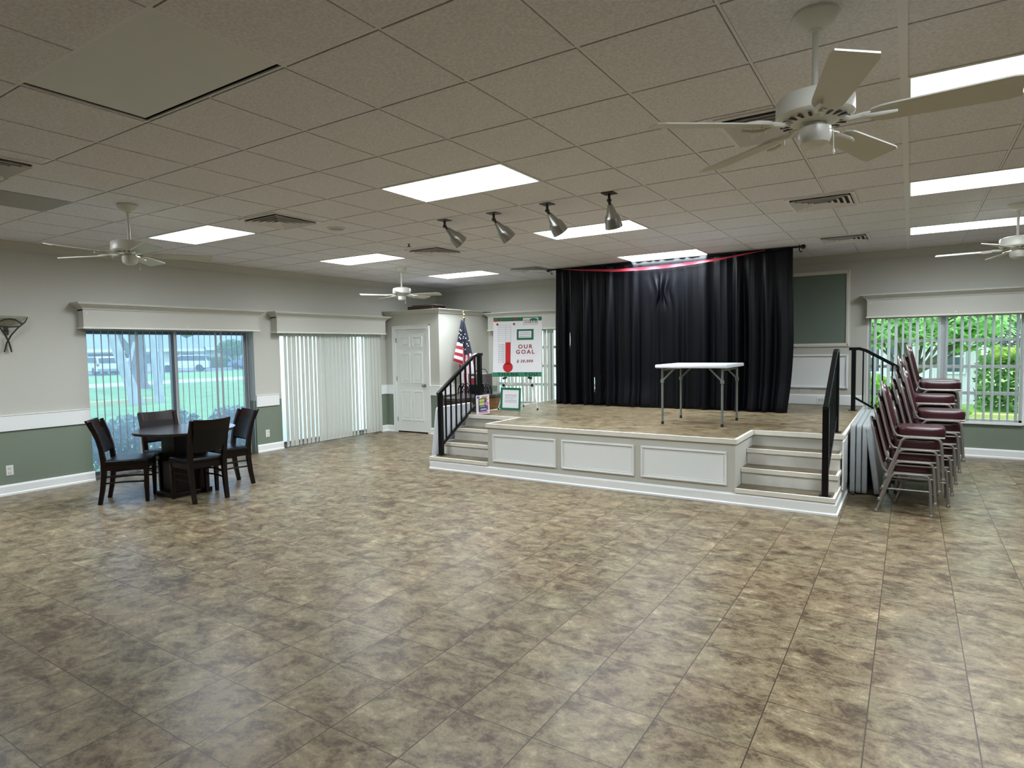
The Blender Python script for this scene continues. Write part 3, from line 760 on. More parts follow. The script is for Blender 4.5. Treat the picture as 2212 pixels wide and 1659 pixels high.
def railing(label, O, U, W, top0, lowpost_z, n, flatlen):
    """O: foot of the low post; U: horizontal direction up the stairs; run/rise shared by all three."""
    t = thing('stair_railing', label, 'railing', O, 0, 'black stair railings')
    U = Vector(U)
    def P(s, z): return Vector((U.x*s, U.y*s, z))
    run = .93; rise = .495
    b = B(); b.bar([P(0, 0), P(0, .85)], .055, up=U); b.box(-.05, .05, -.05, .05, 0, .008); b.build('post', 'black', t)
    b = B(); b.bar([P(run, rise), P(run, rise+.86)], .055, up=U)
    q = P(run, rise); b.box(q.x-.055, q.x+.055, q.y-.055, q.y+.055, rise, rise+.008); b.build('post', 'black', t)
    sl = rise/run
    b = B(); b.bar([P(-.05, .838), P(.78, .838+.83*.60), P(.86, rise+.868), P(run+.06, rise+.868)], .042); b.build('handrail', 'black', t)
    b = B(); b.bar([P(.02, .14), P(run-.02, .14+.60*(run-.04)*1.0)], .028); b.build('bottom_rail', 'black', t)
    for k in range(n):
        s = run*(k+1)/(n+1)
        b = B(); zt = min(.838+(s+.05)*.60, rise+.868); b.bar([P(s, .14+.60*(s-.02)), P(s, zt)], .018, up=U); b.build('baluster', 'black', t)
    return t
railing('black metal railing on the left stairs, in front of the flag', (-5.39, 6.565, .165), (0, 1, 0), 0, 0, 0, 7, 0)
railing('black metal railing on the right stairs, seen almost end-on beside the folded tables', (-.655, 6.47, .165), (0, 1, 0), 0, 0, 0, 7, 0)
railing('black metal railing in front of the right window, behind the chair stacks', (.265, 9.93, .165), (-1, 0, 0), 0, 0, 0, 7, 0)

# ---------------------------------------------------------------- curtain
YC = 9.2; CX0, CX1 = -5.0, -1.36
t = thing('stage_curtain', 'floor-length black drape gathered on a rod across the stage', 'curtain', ((CX0+CX1)/2, YC, SH))
rc = random.Random(7)
folds = [(rc.uniform(5, 26), rc.uniform(0, 6.28), rc.uniform(.4, 1.0)) for _ in range(9)]
zt = 2.912
def cur_pt(x, z):
    u = (zt-z)/(zt-SH)                     # 0 top .. 1 bottom
    a = .008+.017*min(1, u*2.2)+.006*u
    y = 0
    ph = 2.2*math.sin(1.9*x+.4)+1.3*math.sin(4.3*x+1.7)+.5*math.sin(9.1*x)
    for f, p, k in ((31, 0, 1.0), (47, 2.0, .55), (19, 1.0, .6)):
        q = math.sin(f*x+p+ph+.35*u*math.sin(3*x+p)); y += k*math.copysign(abs(q)**.75, q)
    y = y*a*(.9+.45*math.sin(2.7*x+1.0))
    top = .012*math.sin(52*x)*max(0, 1-u*5)+.006*math.sin(97*x+1)*max(0, 1-u*4)
    px, pz = -3.19, 2.43                   # a gathered pinch
    dx = x-px
    w = math.exp(-((z-pz)/.16)**2)*math.exp(-(dx/.16)**2)
    xx = x-dx*.78*w
    y += -.05*w*math.cos(dx*60)-.03*math.exp(-((z-(pz-.28))/.25)**2)*math.exp(-(dx/.07)**2)
    y -= .05*math.exp(-((u-1)/.12)**2)*(.5+.5*math.sin(3.1*x))   # hem kicks forward
    xx += (.02 if x < -3 else .035)*u*math.sin(PI*u)*((x+3.2)/1.8)
    xx -= .09*max(0, (x+1.9)/.54)*max(0, u-.55)**1.3*1.6
    return Vector((xx, YC+y, z))
segs = [(CX0, -4.735), (-4.728, -4.30), (-4.296, CX1)]
def edge(z, c0, c1, wd):  # gap between panels
    if c0 < z < c1: return wd*math.sin(PI*(z-c0)/(c1-c0))**.4
    return -.02
for si, (a, c) in enumerate(segs):
    b = B(); nx = max(14, int((c-a)/.009)); nz = 40; rows = []
    for j in range(nz+1):
        z = zt-(zt-SH-.004)*j/nz
        l, r_ = a, c
        if si == 1: l = a+edge(z, 1.56, 1.90, .016)+.0; r_ = c-edge(z, .85, 1.14, .006)
        if si == 0: r_ = c-edge(z, 1.56, 1.90, .010)
        if si == 2: l = a+edge(z, .85, 1.14, .004)
        row = [cur_pt(l+(r_-l)*i/nx, z)-Vector(((CX0+CX1)/2, YC, SH))+Vector((0, -.006*(si == 1), 0)) for i in range(nx+1)]
        rows.append(row)
    V = [[b.bm.verts.new(p) for p in r_] for r_ in rows]
    for p_, q_ in zip(V, V[1:]):
        for i in range(nx): b.bm.faces.new((p_[i], p_[i+1], q_[i+1], q_[i]))
    o = b.build('drape_panel', 'curtain', t, smooth=True, sharp=180)
    so_ = o.modifiers.new('thick', 'SOLIDIFY'); so_.thickness = .003
t = thing('curtain_rod', 'black rod with ball ends holding the stage drape under the ceiling', 'curtain rod', (-3.21, YC+.01, 2.915))
b = B(); b.cyl((-1.93, 0, 0), (1.96, 0, 0), .014); b.build('rod', 'black', t)
for s, x in ((-1, -1.95), (1, 1.975)):
    b = B(); b.lathe([(.014, -.03), (.03, -.015), (.034, 0), (.03, .015), (.012, .03)], 14, Matrix.Translation((x, 0, 0)) @ Matrix.Rotation(PI/2, 4, 'Y')); b.build('finial', 'black', t)
for x in (-1.90, 1.93):
    b = B(); b.tube([(x, 0, .024), (x, 0, -.05), (x+.02, 0, -.075), (x+.035, 0, -.05)], .007); b.build('bracket', 'black', t)
b = B()
pts = [Vector((-4.85+2.85*k/40, YC-.10, 0)) for k in range(41)]
ribz = [(-4.85, 2.90), (-4.5, 2.855), (-3.9, 2.80), (-3.4, 2.79), (-3.0, 2.795), (-2.6, 2.815), (-2.25, 2.84), (-1.7, 2.90)]
def interp(x, tb):
    for (x0, z0), (x1, z1) in zip(tb, tb[1:]):
        if x <= x1: return z0+(z1-z0)*(x-x0)/(x1-x0)
    return tb[-1][1]
rings = []
for k in range(61):
    x = -4.85+3.15*k/60; z = interp(x, ribz); w = .004+.018*math.sin(PI*k/60); tw = .5*math.sin(k*.9)
    yy = YC-.075-.02*math.sin(PI*k/60)
    rings.append([Vector((x, yy-.004+.01*math.sin(tw), z+w)), Vector((x, yy, z)), Vector((x, yy-.004-.01*math.sin(tw), z-w)), Vector((x, yy+.004, z))])
b.ring_skin(rings); tag(b.build('ribbon', 'redrib', None, smooth=True), 'red ribbon swag hanging along the top of the black drape', 'ribbon')

# ---------------------------------------------------------------- ceiling fans
def make_fan():
    t = thing('ceiling_fan', '', 'ceiling fan', (0, 0, CZ))
    b = B(); b.lathe([(.085, 0), (.088, -.012), (.07, -.045), (.045, -.062), (.018, -.066)], 28); b.build('canopy', 'white', t, smooth=True)
    b = B(); b.lathe([(.026, -.058), (.026, -.07), (.012, -.072), (.012, -.30), (.022, -.302), (.022, -.325)], 16); b.build('downrod', 'white', t, smooth=True)
    b = B(); b.lathe([(.03, -.315), (.10, -.318), (.138, -.33), (.146, -.345), (.148, -.405), (.140, -.415), (.10, -.428), (.06, -.435)], 36); b.build('motor_housing', 'white', t, smooth=True)
    b = B()
    for k in range(20):
        M = Matrix.Rotation(2*PI*k/20, 3, 'Z'); b.obox(M @ Vector((.105, 0, -.4275)), (.05, .012, .004), M)
    b.build('vent_slots', 'blackp', t)
    b = B(); b.lathe([(.045, -.430), (.045, -.448), (.062, -.455), (.064, -.49), (.055, -.515), (.03, -.528), (.008, -.530)], 28); b.build('switch_housing', 'white', t, smooth=True)
    for k in range(5):
        Rk = Matrix.Rotation(2*PI*k/5, 4, 'Z')
        pit = Matrix.Translation((0, 0, -.44)) @ Matrix.Rotation(R(-12), 4, 'X')
        b = B(); x0, x1 = .20, .665; prof = []
        for q in range(15):
            f = q/14; x = x0+(x1-x0)*f
            w = .054+.021*f
            if f < .1: w *= .75+.25*math.sqrt(f/.1)
            if f > .95: w *= 1-.13*((f-.95)/.05)**2
            prof.append((x, w))
        top = [Vector((x, w, .003)) for x, w in prof]+[Vector((x, -w, .003)) for x, w in reversed(prof)]
        b.prism([Rk @ pit @ (p-Vector((0, 0, .006))) for p in top], Vector((0, 0, .006)))
        bl = b.build('blade', 'fanblade', t)
        b = B(); P = [(.095, 0, -.425), (.13, 0, -.440), (.17, .0, -.437), (.20, 0, -.436)]
        b.tube([Rk @ Vector(p) for p in P], [.010, .011, .012, .012], 8)
        for s in (-1, 1): b.tube([Rk @ Vector(p) for p in ((.17, 0, -.440), (.20, s*.03, -.446+s*.006), (.25, s*.036, -.448+s*.007), (.29, s*.028, -.448+s*.005))], [.009, .008, .008, .006], 8)
        b.build('blade_iron', 'white', bl, smooth=True)
    b = B(); b.tube([(.06, -.02, -.47), (.072, -.024, -.475), (.074, -.025, -.56)], .0022, 6); b.lathe([(.003, 0), (.006, -.012), (.002, -.022)], 8, Matrix.Translation((.074, -.025, -.555))); b.build('pull_chain', 'white', t)
    return t
f0 = make_fan()
fans = [((-.345, 2.85), -1, 'large white five-blade ceiling fan nearest the camera, upper right'), ((-5.88, 2.87), 61, 'white ceiling fan above the dark round table on the left'),
        ((-6.95, 7.55), 20, 'white ceiling fan hanging before the corner closet, the farthest one'), ((.866, 7.84), 30, 'white ceiling fan cut by the right edge, above the right window')]
for k, ((x, y), a, lab) in enumerate(fans):
    f = f0 if k == 0 else copy_tree(f0)
    f.location = (x, y, CZ); f.rotation_euler = (0, 0, R(a)); f['label'] = lab; f['group'] = 'white ceiling fans'

# ---------------------------------------------------------------- stage spotlights
def spot(x, y, dirv, label):
    t = thing('stage_spotlight', label, 'spotlight', (x, y, CZ), 0, 'silver stage spotlights')
    b = B(); b.box(-.055, .055, -.055, .055, -.006, 0); b.build('mounting_plate', 'dkmetal', t)
    b = B(); b.cyl((0, 0, -.004), (0, 0, -.055), .012); b.lathe([(.004, .018), (.018, .010), (.021, 0), (.018, -.010), (.004, -.018)], 12, Matrix.Translation((0, 0, -.062))); dn = Vector(dirv).normalized(); p0 = Vector((0, 0, -.062)); b.cyl(p0, p0+dn*.045, .013); b.build('swivel', 'dkmetal', t, smooth=True)
    q = dn.to_track_quat('Z', 'Y').to_matrix().to_4x4(); M = Matrix.Translation(p0+dn*.035) @ q
    b = B(); b.lathe([(.016, 0), (.022, .004), (.046, .085), (.060, .10), (.068, .125), (.075, .175), (.078, .205), (.074, .206), (.070, .17), (.05, .11)], 28, M); b.build('lamp_housing', 'chrome', t, smooth=True)
    b = B(); b.lathe([(.066, .165), (.060, .163), (.01, .160)], 20, M); b.build('lamp_lens', 'ivory', t)
rr_, fh_ = Vector((.841, .541, 0)), Vector((-.541, .841, 0))
for (x, y), (a, c, d_), lab in zip([(-4.058, 5.078), (-3.468, 5.111), (-2.85, 5.083), (-2.218, 5.053)], [(.62, .35, -.62), (.58, .3, -.68), (.50, .3, -.72), (.22, .35, -.86)],
        ['silver ceiling spotlight at the left end of the row of four', 'silver ceiling spotlight second from the left in the row of four', 'silver ceiling spotlight third from the left, partly before the lit panel', 'silver ceiling spotlight at the right end of the row of four']):
    spot(x, y, rr_*a+fh_*c+Vector((0, 0, d_)), lab)

# ---------------------------------------------------------------- white folding table on the stage
t = thing('folding_table', 'square white plastic folding table standing on the stage', 'table', (-2.175, 7.68, SH))
b = B(); b.rbox(-.425, .425, -.43, .43, .683, .725, .012, 3); b.build('tabletop', 'pvc', t, smooth=True)
for sx in (-1, 1):
    for sy in (-1, 1):
        b = B(); x, y = sx*.355, sy*.36
        b.cyl((x, y, .03), (x, y, .685), .0135)
        lg = b.build('leg', 'tleg', t, smooth=True)
        b = B(); b.cyl((x, y, 0), (x, y, .035), .0165); b.build('rubber_foot', 'blackp', lg)
        b = B(); b.bar([(x, y, .53), (x-sx*.15, y, .68)], .018); b.box(x-.018, x+.018, y-.018, y+.018, .505, .545); b.build('brace', 'tleg', t)
    b = B(); b.cyl((sx*.355, -.36, .66), (sx*.355, .36, .66), .011); b.build('crossbar', 'tleg', t)

# ---------------------------------------------------------------- dark dining set
TC = Vector((-7.08, 3.97, 0))
t = thing('round_table', 'round dark espresso pedestal table by the left glass door', 'table', TC)
b = B(); b.lathe([(.50, .712), (.535, .716), (.54, .724), (.54, .738), (.534, .745), (.45, .745)], 56); b.build('tabletop', 'esptop', t, smooth=True)
b = B(); b.rbox(-.13, .15, -.215, .18, .045, .713, .006, 2); b.build('pedestal', 'esp', t)
b = B(); b.rbox(-.15, .205, -.29, .18, 0, .05, .008, 2); b.build('plinth', 'esp', t)
def make_dchair():
    t = thing('dining_chair', '', 'chair')
    b = B(); b.rbox(-.205, .215, -.215, .215, .425, .475, .02, 4); b.build('seat', 'leather', t, smooth=True)
    b = B(); b.box(-.20, .205, -.205, .205, .365, .428); b.build('apron', 'esp', t)
    for s in (-1, 1):
        b = B(); P = [(-.265, s*.180, 0), (-.235, s*.182, .16), (-.215, s*.184, .32), (-.212, s*.187, .46), (-.228, s*.191, .60), (-.262, s*.196, .75), (-.315, s*.202, .90)]
        b.tube(P, [.019, .021, .023, .024, .022, .020, .017], 4, up=(1, 0, 0), sq=True, flat=1.0); b.build('leg', 'esp', t)
        b = B(); b.tube([(.185, s*.188, 0), (.188, s*.190, .40)], [.016, .023], 4, up=(1, 0, 0), sq=True); b.build('leg', 'esp', t)
        for z in (.225, .295):
            b = B(); b.tube([(-.225, s*.182, z), (-.02, s*.196, z+.008), (.18, s*.188, z)], .010, 8); b.build('stretcher', 'esp', t)
    def back(b, z0, z1, th, wid, bow):
        rings = []
        for k in range(9):
            s = -1+2*k/8; yy = s*wid; ring = []
            for z, off in ((z0, 0), (z1, 0), (z1, th), (z0, th)):
                x = -.222-.06*((z-.6)/.15 if z > .6 else 0)-.5*max(0, z-.75)*.2-bow*(1-s*s)
                x = {True: x}[True]
                wz = yy*(1+.05*(z-.6)/.3)
                ring.append(Vector((x+off-.012, wz, z+ (.012*s*s if z == z1 and z1 > .85 else 0))))
            rings.append(ring)
        b.ring_skin(rings)
    b = B(); back(b, .80, .90, .022, .188, .028); b.build('top_rail', 'esp', t)
    b = B(); back(b, .565, .80, .034, .178, .026); b.build('back_pad', 'leather', t, smooth=True)
    b = B(); back(b, .545, .570, .022, .180, .026); b.build('lower_rail', 'esp', t)
    return t
c0 = make_dchair()
for k, (x, y, fx, fy, lab) in enumerate([(-7.285, 3.455, .62, .78, 'dark dining chair at the left of the round table, seen from its side'), (-7.46, 3.985, 1, -.10, 'dark dining chair on the window side of the round table, facing the camera'),
                                         (-6.665, 3.86, -1, .06, 'dark dining chair with its back to the camera, nearest the stage'), (-7.00, 4.385, -.12, -1, 'dark dining chair at the far right of the round table, beside the wall outlet')]):
    c = c0 if k == 0 else copy_tree(c0)
    c.location = (x, y, 0); c.rotation_euler = (0, 0, math.atan2(fy, fx)); c['label'] = lab; c['group'] = 'dark chairs round the table'

# ---------------------------------------------------------------- stacked banquet chairs
def make_schair():
    t = thing('stacking_chair', '', 'chair')
    W = .205
    # cushions
    b = B()
    rings = []
    zs = [(.390, .985), (.394, .995), (.41, 1.0), (.448, 1.0), (.462, .988), (.470, .955), (.474, .82), (.475, .4)]
    out = []
    for a in range(36):
        th = 2*PI*a/36; cx_, sx_ = math.cos(th), math.sin(th); e = .45
        out.append((math.copysign(abs(cx_)**e, cx_)*.195+.012, math.copysign(abs(sx_)**e, sx_)*.195))
    for z, k in zs: rings.append([Vector((.012+(x-.012)*k, y*k, z)) for x, y in out])
    b.ring_skin(rings); b.build('seat', 'vinyl', t, smooth=True, sharp=60)
    def bp(s, zz, off):   # back plane: leans rearwards
        k = (zz-.44)/.45
        return Vector((-.208-.105*k+off, s, zz))
    def outline(inset):
        o = []
        w0, w1 = .170-inset, .155-inset; zt_ = .885-inset
        o += [(-w0, .47), (w0, .47)]
        for q in range(13):
            a = PI*q/12; o.append((w1*math.cos(a)*1.0, zt_-.09+(.09)*math.sin(a)))
        return o
    b = B(); o = outline(.018); b.ring_skin([[bp(y, z, .004) for y, z in o], [bp(y, z, .022) for y, z in o], [bp(y*.93, .66+(z-.66)*.95, .032) for y, z in o]]); b.build('back_pad', 'vinyl', t, smooth=True, sharp=50)
    b = B(); b.ring_skin([[bp(y, z, -.006) for y, z in o], [bp(y, z, .004) for y, z in o]]); b.build('back_panel', 'backing', t)
    # back hoop running into the seat rails
    path = []
    L_ = [(.195, -W, .388), (-.13, -W, .388), (-.175, -W, .398), (-.200, -W, .43), (-.212, -W*.97, .47)]
    hoop = [bp(y, z, 0) for y, z in outline(.0)[2:]]
    path = [Vector(p) for p in L_]+[bp(-.18, .60, 0), bp(-.17, .72, 0)]+list(reversed([Vector(p) for p in hoop]))+[bp(.17, .72, 0), bp(.18, .60, 0)]+[Vector((x, -y, z)) for x, y, z in reversed(L_)]
    b = B(); b.tube(path, .0105, 8, up=(0, 1, 0)); b.build('back_frame', 'frame', t, smooth=True)
    for s in (-1, 1):
        y = s*(W+.022)
        P = [(.188, .02), (.172, .30), (.165, .352), (.145, .378), (.115, .384), (-.075, .384), (-.110, .378), (-.135, .352), (-.245, .02)]
        b = B(); b.tube([(x, y, z) for x, z in P], .0125, 8, up=(0, 1, 0)); lg = b.build('leg_frame', 'frame', t, smooth=True)
        for x in (.189, -.2505):
            b = B(); b.lathe([(.016, 0), (.018, .006), (.016, .024), (.012, .03)], 10, Matrix.Translation((x, y, 0))); b.build('foot_cap', 'frame', lg)
        b = B(); b.cyl((.176, y, .235), (-.175, y, .235), .007); b.build('stretcher', 'frame', t)
        b = B(); b.cyl((.10, s*(W-.01), .386), (.10, y, .386), .008); b.cyl((-.07, s*(W-.01), .386), (-.07, y, .386), .008); b.build('mounting_bolt', 'frame', t)
    b = B(); b.tube([(.05, -W-.02, .384), (.05, W+.02, .384)], .010, 8); b.build('crossbar', 'frame', t)
    return t
s0 = make_schair()
ordn = ['lowest', 'second', 'third', 'fourth', 'fifth', 'sixth', 'seventh']
stacks = [(4, 0, 6.995, 'nearest chair stack by the folded tables'), (5, .145, 7.495, 'second chair stack from the front'), (6, .06, 8.0, 'third chair stack, middle of the five'), (7, .11, 8.50, 'fourth chair stack from the front'), (7, .125, 9.0, 'rearmost chair stack by the right window')]
first = True
for n, ox, y, lab in stacks:
    for k in range(n):
        c = s0 if first else copy_tree(s0); first = False
        c.location = (.003+ox+.027*k, y, .115*k)
        pos = 'topmost' if k == n-1 else ordn[k]
        c['label'] = 'burgundy padded chair, %s %sin the %s' % (pos, '' if pos in ('topmost', 'lowest') else 'from the floor ', lab); c['group'] = 'stacked burgundy chairs'

# ---------------------------------------------------------------- folded tables leaning by the stage
def folded_table(x, y0, y1, h, tilt, mat, label, name='folded_table', th=.048, sgn=1):
    t = thing(name, label, 'folded table', (x, (y0+y1)/2, .012))
    L_ = (y1-y0)/2
    b = B()
    poly = []
    r = .045
    for cy_, cz_, a0 in ((L_-r, h-r, 0), (-L_+r, h-r, 90), (-L_+r, r, 180), (L_-r, r, 270)):
        for q in range(6):
            a = R(a0+18*q); poly.append((cy_+r*math.cos(a), cz_+r*math.sin(a)))
    M = Matrix.Rotation(tilt, 4, 'Y')
    rings = [[M @ Vector((xx, y*(1-i_), h/2+(z-h/2)*(1-i_))) for y, z in poly] for xx, i_ in ((0, .012), (sgn*.006, 0), (sgn*(th-.006), 0), (sgn*th, .01))]
    b.ring_skin(rings); b.build('tabletop', mat, t, smooth=True)
    return t, M, L_
for x, tl, lab in ((-.520, 0, 'grey-white folded table on edge, first against the stage'), (-.465, 0, 'grey-white folded table on edge, second from the stage'), (-.410, 0, 'grey-white folded table on edge, third from the stage')):
    t, M, L_ = folded_table(x, 7.43, 9.26, .735, tl, 'pvcg', lab)
    t['group'] = 'folded tables beside the stage'
    b = B()
    for s in (-1, 1): b.tube([(.051, s*(L_-.25), .62), (.051, s*(L_-.25), .06), (.051, s*.1, .06)], .003, 6)
    b.build('folded_leg', 'blackp', t)
t, M, L_ = folded_table(-.291, 7.43, 9.26, .735, R(-7.5), 'pvcg', 'grey-white folded table leaning at a slant beside the chair stacks')
t['group'] = 'folded tables beside the stage'
b = B()
for s in (-1, 1): b.tube([M @ Vector(p) for p in ((-.010, s*(L_-.2), .62), (-.010, s*(L_-.2), .06), (-.010, s*.1, .06))], .009, 6)
b.build('folded_leg', 'blackp', t)
b = B(); b.cyl((-.50, 7.40, .014), (-.47, 7.40, .014), .013); tag(b.build('rubber_wedge', 'blackp'), 'small black rubber foot under the folded tables', 'rubber foot')
t, M, L_ = folded_table(-5.635, 6.62, 7.44, .815, R(8.2), 'pvc', 'white folded square table leaning on the left side of the stage', th=.045)

# ---------------------------------------------------------------- left of the stage: cabinet, case, basket, flag
cab = thing('wooden_cabinet', 'brown wooden cabinet with a dark top, low behind the left railing', 'cabinet', (-6.2, 8.1, 0))
foot = [(-5.74, 7.45), (-5.72, 7.9), (-5.74, 8.4), (-5.83, 8.75), (-6.0, 8.98), (-6.2, 9.03), (-6.72, 9.03), (-6.72, 8.72), (-6.5, 8.35), (-6.2, 7.95), (-6.05, 7.45)]
def loc_(p, k=1.0): return ((p[0]+6.2)*k, (p[1]-8.1)*k)
b = B(); b.prism([loc_(p)+(.10,) for p in foot], (0, 0, .73)); b.build('body', 'dkbrown', cab)
b = B(); P_ = [(-5.715, 8.12), (-5.725, 8.4), (-5.812, 8.765), (-5.99, 8.995), (-6.0, 8.98), (-5.83, 8.75), (-5.74, 8.4), (-5.73, 8.12)]; b.prism([loc_(p)+(.16,) for p in P_], (0, 0, .64)); b.build('front_panel', 'brown', cab)
b = B(); b.prism([loc_(p, .93)+(0,) for p in foot], (0, 0, .11)); b.build('plinth', 'dkbrown', cab)
b = B(); b.prism([loc_(p, 1.02)+(.83,) for p in foot], (0, 0, .03)); b.build('top', 'lid', cab)
b = B(); b.box(.30, .475, -.70, -.64, 0, .83); b.build('end_panel', 'dkbrown', cab)
t = thing('equipment_case', 'grey box with a curved cable on top, left of the fundraising board', 'case', (-6.38, 8.88, .86))
b = B(); b.rbox(-.19, .20, -.10, .10, 0, .32, .012, 2); b.build('body', 'case', t)
b = B(); b.tube([(-.12, 0, .31), (-.08, 0, .36), (.02, 0, .40), (.12, 0, .39), (.18, 0, .31)], .008, 8); b.build('cable', 'blackp', t)
t = thing('wire_basket', 'black lattice basket with arched ends on the brown cabinet', 'basket', (-6.12, 8.42, .86))
b = B()
def loop(cx_, w, h, yy):
    return [Vector((cx_+w*math.cos(PI*q/12), yy, h*math.sin(PI*q/12)**.7)) for q in range(13)]
for cx_, yy in ((-.20, -.06), (.16, .0)):
    for dy in (-.05, .05): b.tube(loop(cx_, .11, .17, yy+dy), .010, 8)
    for q in range(4):
        x = cx_-.075+.05*q
        b.tube([(x-.04, yy, .01), (x+.05, yy, .13)], .006, 6); b.tube([(x+.04, yy, .01), (x-.05, yy, .13)], .006, 6)
b.build('lattice', 'black', t)
b = B(); b.rbox(-.12, .10, -.07, .09, 0, .165, .03, 3); b.build('basket_body', 'black', t)
t = thing('red_canister', 'dark red canister with a pale band and black cap behind the railing post', 'canister', (-6.34, 8.62, .86))
b = B(); b.lathe([(.045, 0), (.05, .01), (.05, .22), (.04, .25)], 20); b.build('body', 'flagred', t, smooth=True)
b = B(); b.lathe([(.041, .25), (.041, .29), (.038, .292)], 20); b.build('band', 'flagwhite', t)
b = B(); b.lathe([(.047, .292), (.047, .315), (.02, .32)], 20); b.build('cap', 'blackp', t)
t = thing('storage_box', 'flat dark brown box lying on top of the corner closet', 'box', (-8.20, 9.62, CTOP+.076))
b = B(); b.rbox(-.33, .33, -.2, .2, 0, .10, .008, 1); b.build('body', 'dkbrown', t)
b = B(); b.rbox(-.20, .38, -.21, .21, .10, .125, .006, 1); b.build('lid', 'recess', t)

fl = thing('flag', 'American flag hanging furled on a pole with a gold finial', 'flag', (-7.22, 9.55, 0))
b = B(); b.cyl((0, 0, 0.02), (.012, 0, 2.20), .014); b.build('pole', 'dkbrown', fl)
b = B(); b.lathe([(.15, 0), (.15, .02), (.05, .05), (.02, .09)], 24); b.build('base', 'gold', fl)
b = B(); b.lathe([(.014, 2.19), (.024, 2.21), (.012, 2.23), (.028, 2.255), (.026, 2.275), (.010, 2.295)], 16, Matrix.Translation((.012, 0, 0)))
b.tube([(.012, 0, 2.285), (-.005, 0, 2.315), (.004, 0, 2.34)], [.014, .018, .006], 8); b.tube([(.0, 0, 2.31), (.035, 0, 2.33), (.045, 0, 2.352)], [.016, .012, .003], 8); b.tube([(.0, 0, 2.31), (-.03, 0, 2.325), (-.035, 0, 2.345)], [.014, .01, .003], 8)
b.build('finial', 'gold', fl, smooth=True)
fr_, ff_ = Vector((.841, .541, 0)), Vector((.541, -.841, 0))   # across the view / towards the room
def cloth_grid(fn, nu, nv, colf, name):
    b = B(); V = [[b.bm.verts.new(fn(i/nu, j/nv)) for i in range(nu+1)] for j in range(nv+1)]
    for m in ('flagblue', 'flagred', 'flagwhite'): b.mat(m)
    for j in range(nv):
        for i in range(nu):
            f = b.bm.faces.new((V[j][i], V[j][i+1], V[j+1][i+1], V[j+1][i])); f.material_index = colf((i+.5)/nu, (j+.5)/nv)
    o = b.build(name, None, fl, smooth=True, sharp=180); m = o.modifiers.new('thick', 'SOLIDIFY'); m.thickness = .002; return o
def main_fn(u, v):     # hanging body: u across, v down
    z = 2.16-1.42*v
    w0 = -.02-.10*min(1, v/.55)+.01*v; w1 = .02+.17*min(1, v/.62)**1.0+.015*v
    s = w0+(w1-w0)*u
    d = .02+.05*math.sin(u*3*PI+.6)*min(1, v*1.8)+.02*math.sin(u*7*PI)*v
    return fr_*(s+.03*v)+ff_*(d+.055)+Vector((0, 0, z+.03*math.sin(u*PI)*v-.10*(u-.5)*max(0, v-.8)))
def main_col(u, v):
    if v < .40-.05*u+.10*(u > .35): return 0
    k = int((u+.06*v)*6.5); return 1 if k % 2 == 0 else 2
cloth_grid(main_fn, 36, 40, main_col, 'cloth')
def flap_fn(u, v):
    z = 2.16-.86*v
    w = .03+.165*v
    s = -.015-w*(1-u)
    return fr_*s+ff_*(.125+.03*math.sin(u*PI)+.015*math.sin(v*9))+Vector((0, 0, z+.075*(1-u)*v*v))
def flap_col(u, v):
    if v < .50+.02*u: return 0
    return 2 if int((v-.50)*12.5) % 2 == 0 else 1
cloth_grid(flap_fn, 12, 50, flap_col, 'cloth')
b = B(); rs = random.Random(2)
for k in range(17):
    v = .20+.030*(k//2)+.012*rs.random(); u = .25+.5*(k % 2)+.2*rs.uniform(-1, 1)
    p = main_fn(u, v*.85+.02)+ff_*.012 if k % 3 else flap_fn(u, v)+ff_*.006
    pts = []
    for q in range(10):
        rr2 = .016 if q % 2 == 0 else .008
        pts.append(p+fr_*rr2*math.sin(q*PI/5)+Vector((0, 0, rr2*math.cos(q*PI/5))))
    b.prism(pts, ff_*.002)
b.build('star', 'flagwhite', fl)

# ---------------------------------------------------------------- fundraising board on easel
ang = math.atan2(.205, .59)
BO = Vector((-5.085, 8.065, SH))
es = thing('easel', 'silver tripod easel with black clips holding the fundraising board', 'easel', BO, ang)
def leg(pts, r=.009): b = B(); b.tube(pts, r, 8); return b.build('leg', 'eleg', es)
lg = leg([(-.305, -.02, .015), (-.19, .03, .50), (-.03, .085, 1.33)]); b = B(); b.cyl((-.305, -.02, 0), (-.303, -.02, .03), .012); b.build('rubber_tip', 'blackp', lg)
lg = leg([(.315, -.02, .015), (.20, .03, .50), (.03, .085, 1.33)]); b = B(); b.cyl((.315, -.02, 0), (.313, -.02, .03), .012); b.build('rubber_tip', 'blackp', lg)
lg = leg([(-.02, .50, .015), (-.01, .30, .66), (0, .10, 1.33)]); b = B(); b.cyl((-.02, .50, 0), (-.02, .50, .03), .012); b.build('rubber_tip', 'blackp', lg)
b = B(); b.cyl((-.21, .022, .38), (.21, .022, .38), .005); b.build('brace', 'chrome', es)
for s in (-1, 1):
    b = B(); b.obox((s*.20, .0, .495), (.05, .10, .03), Matrix.Rotation(s*.3, 3, 'Y')); b.build('clip', 'blackp', es)
    b = B(); b.obox((s*.225, .022, .38), (.035, .035, .04)); b.build('collar', 'blackp', es)
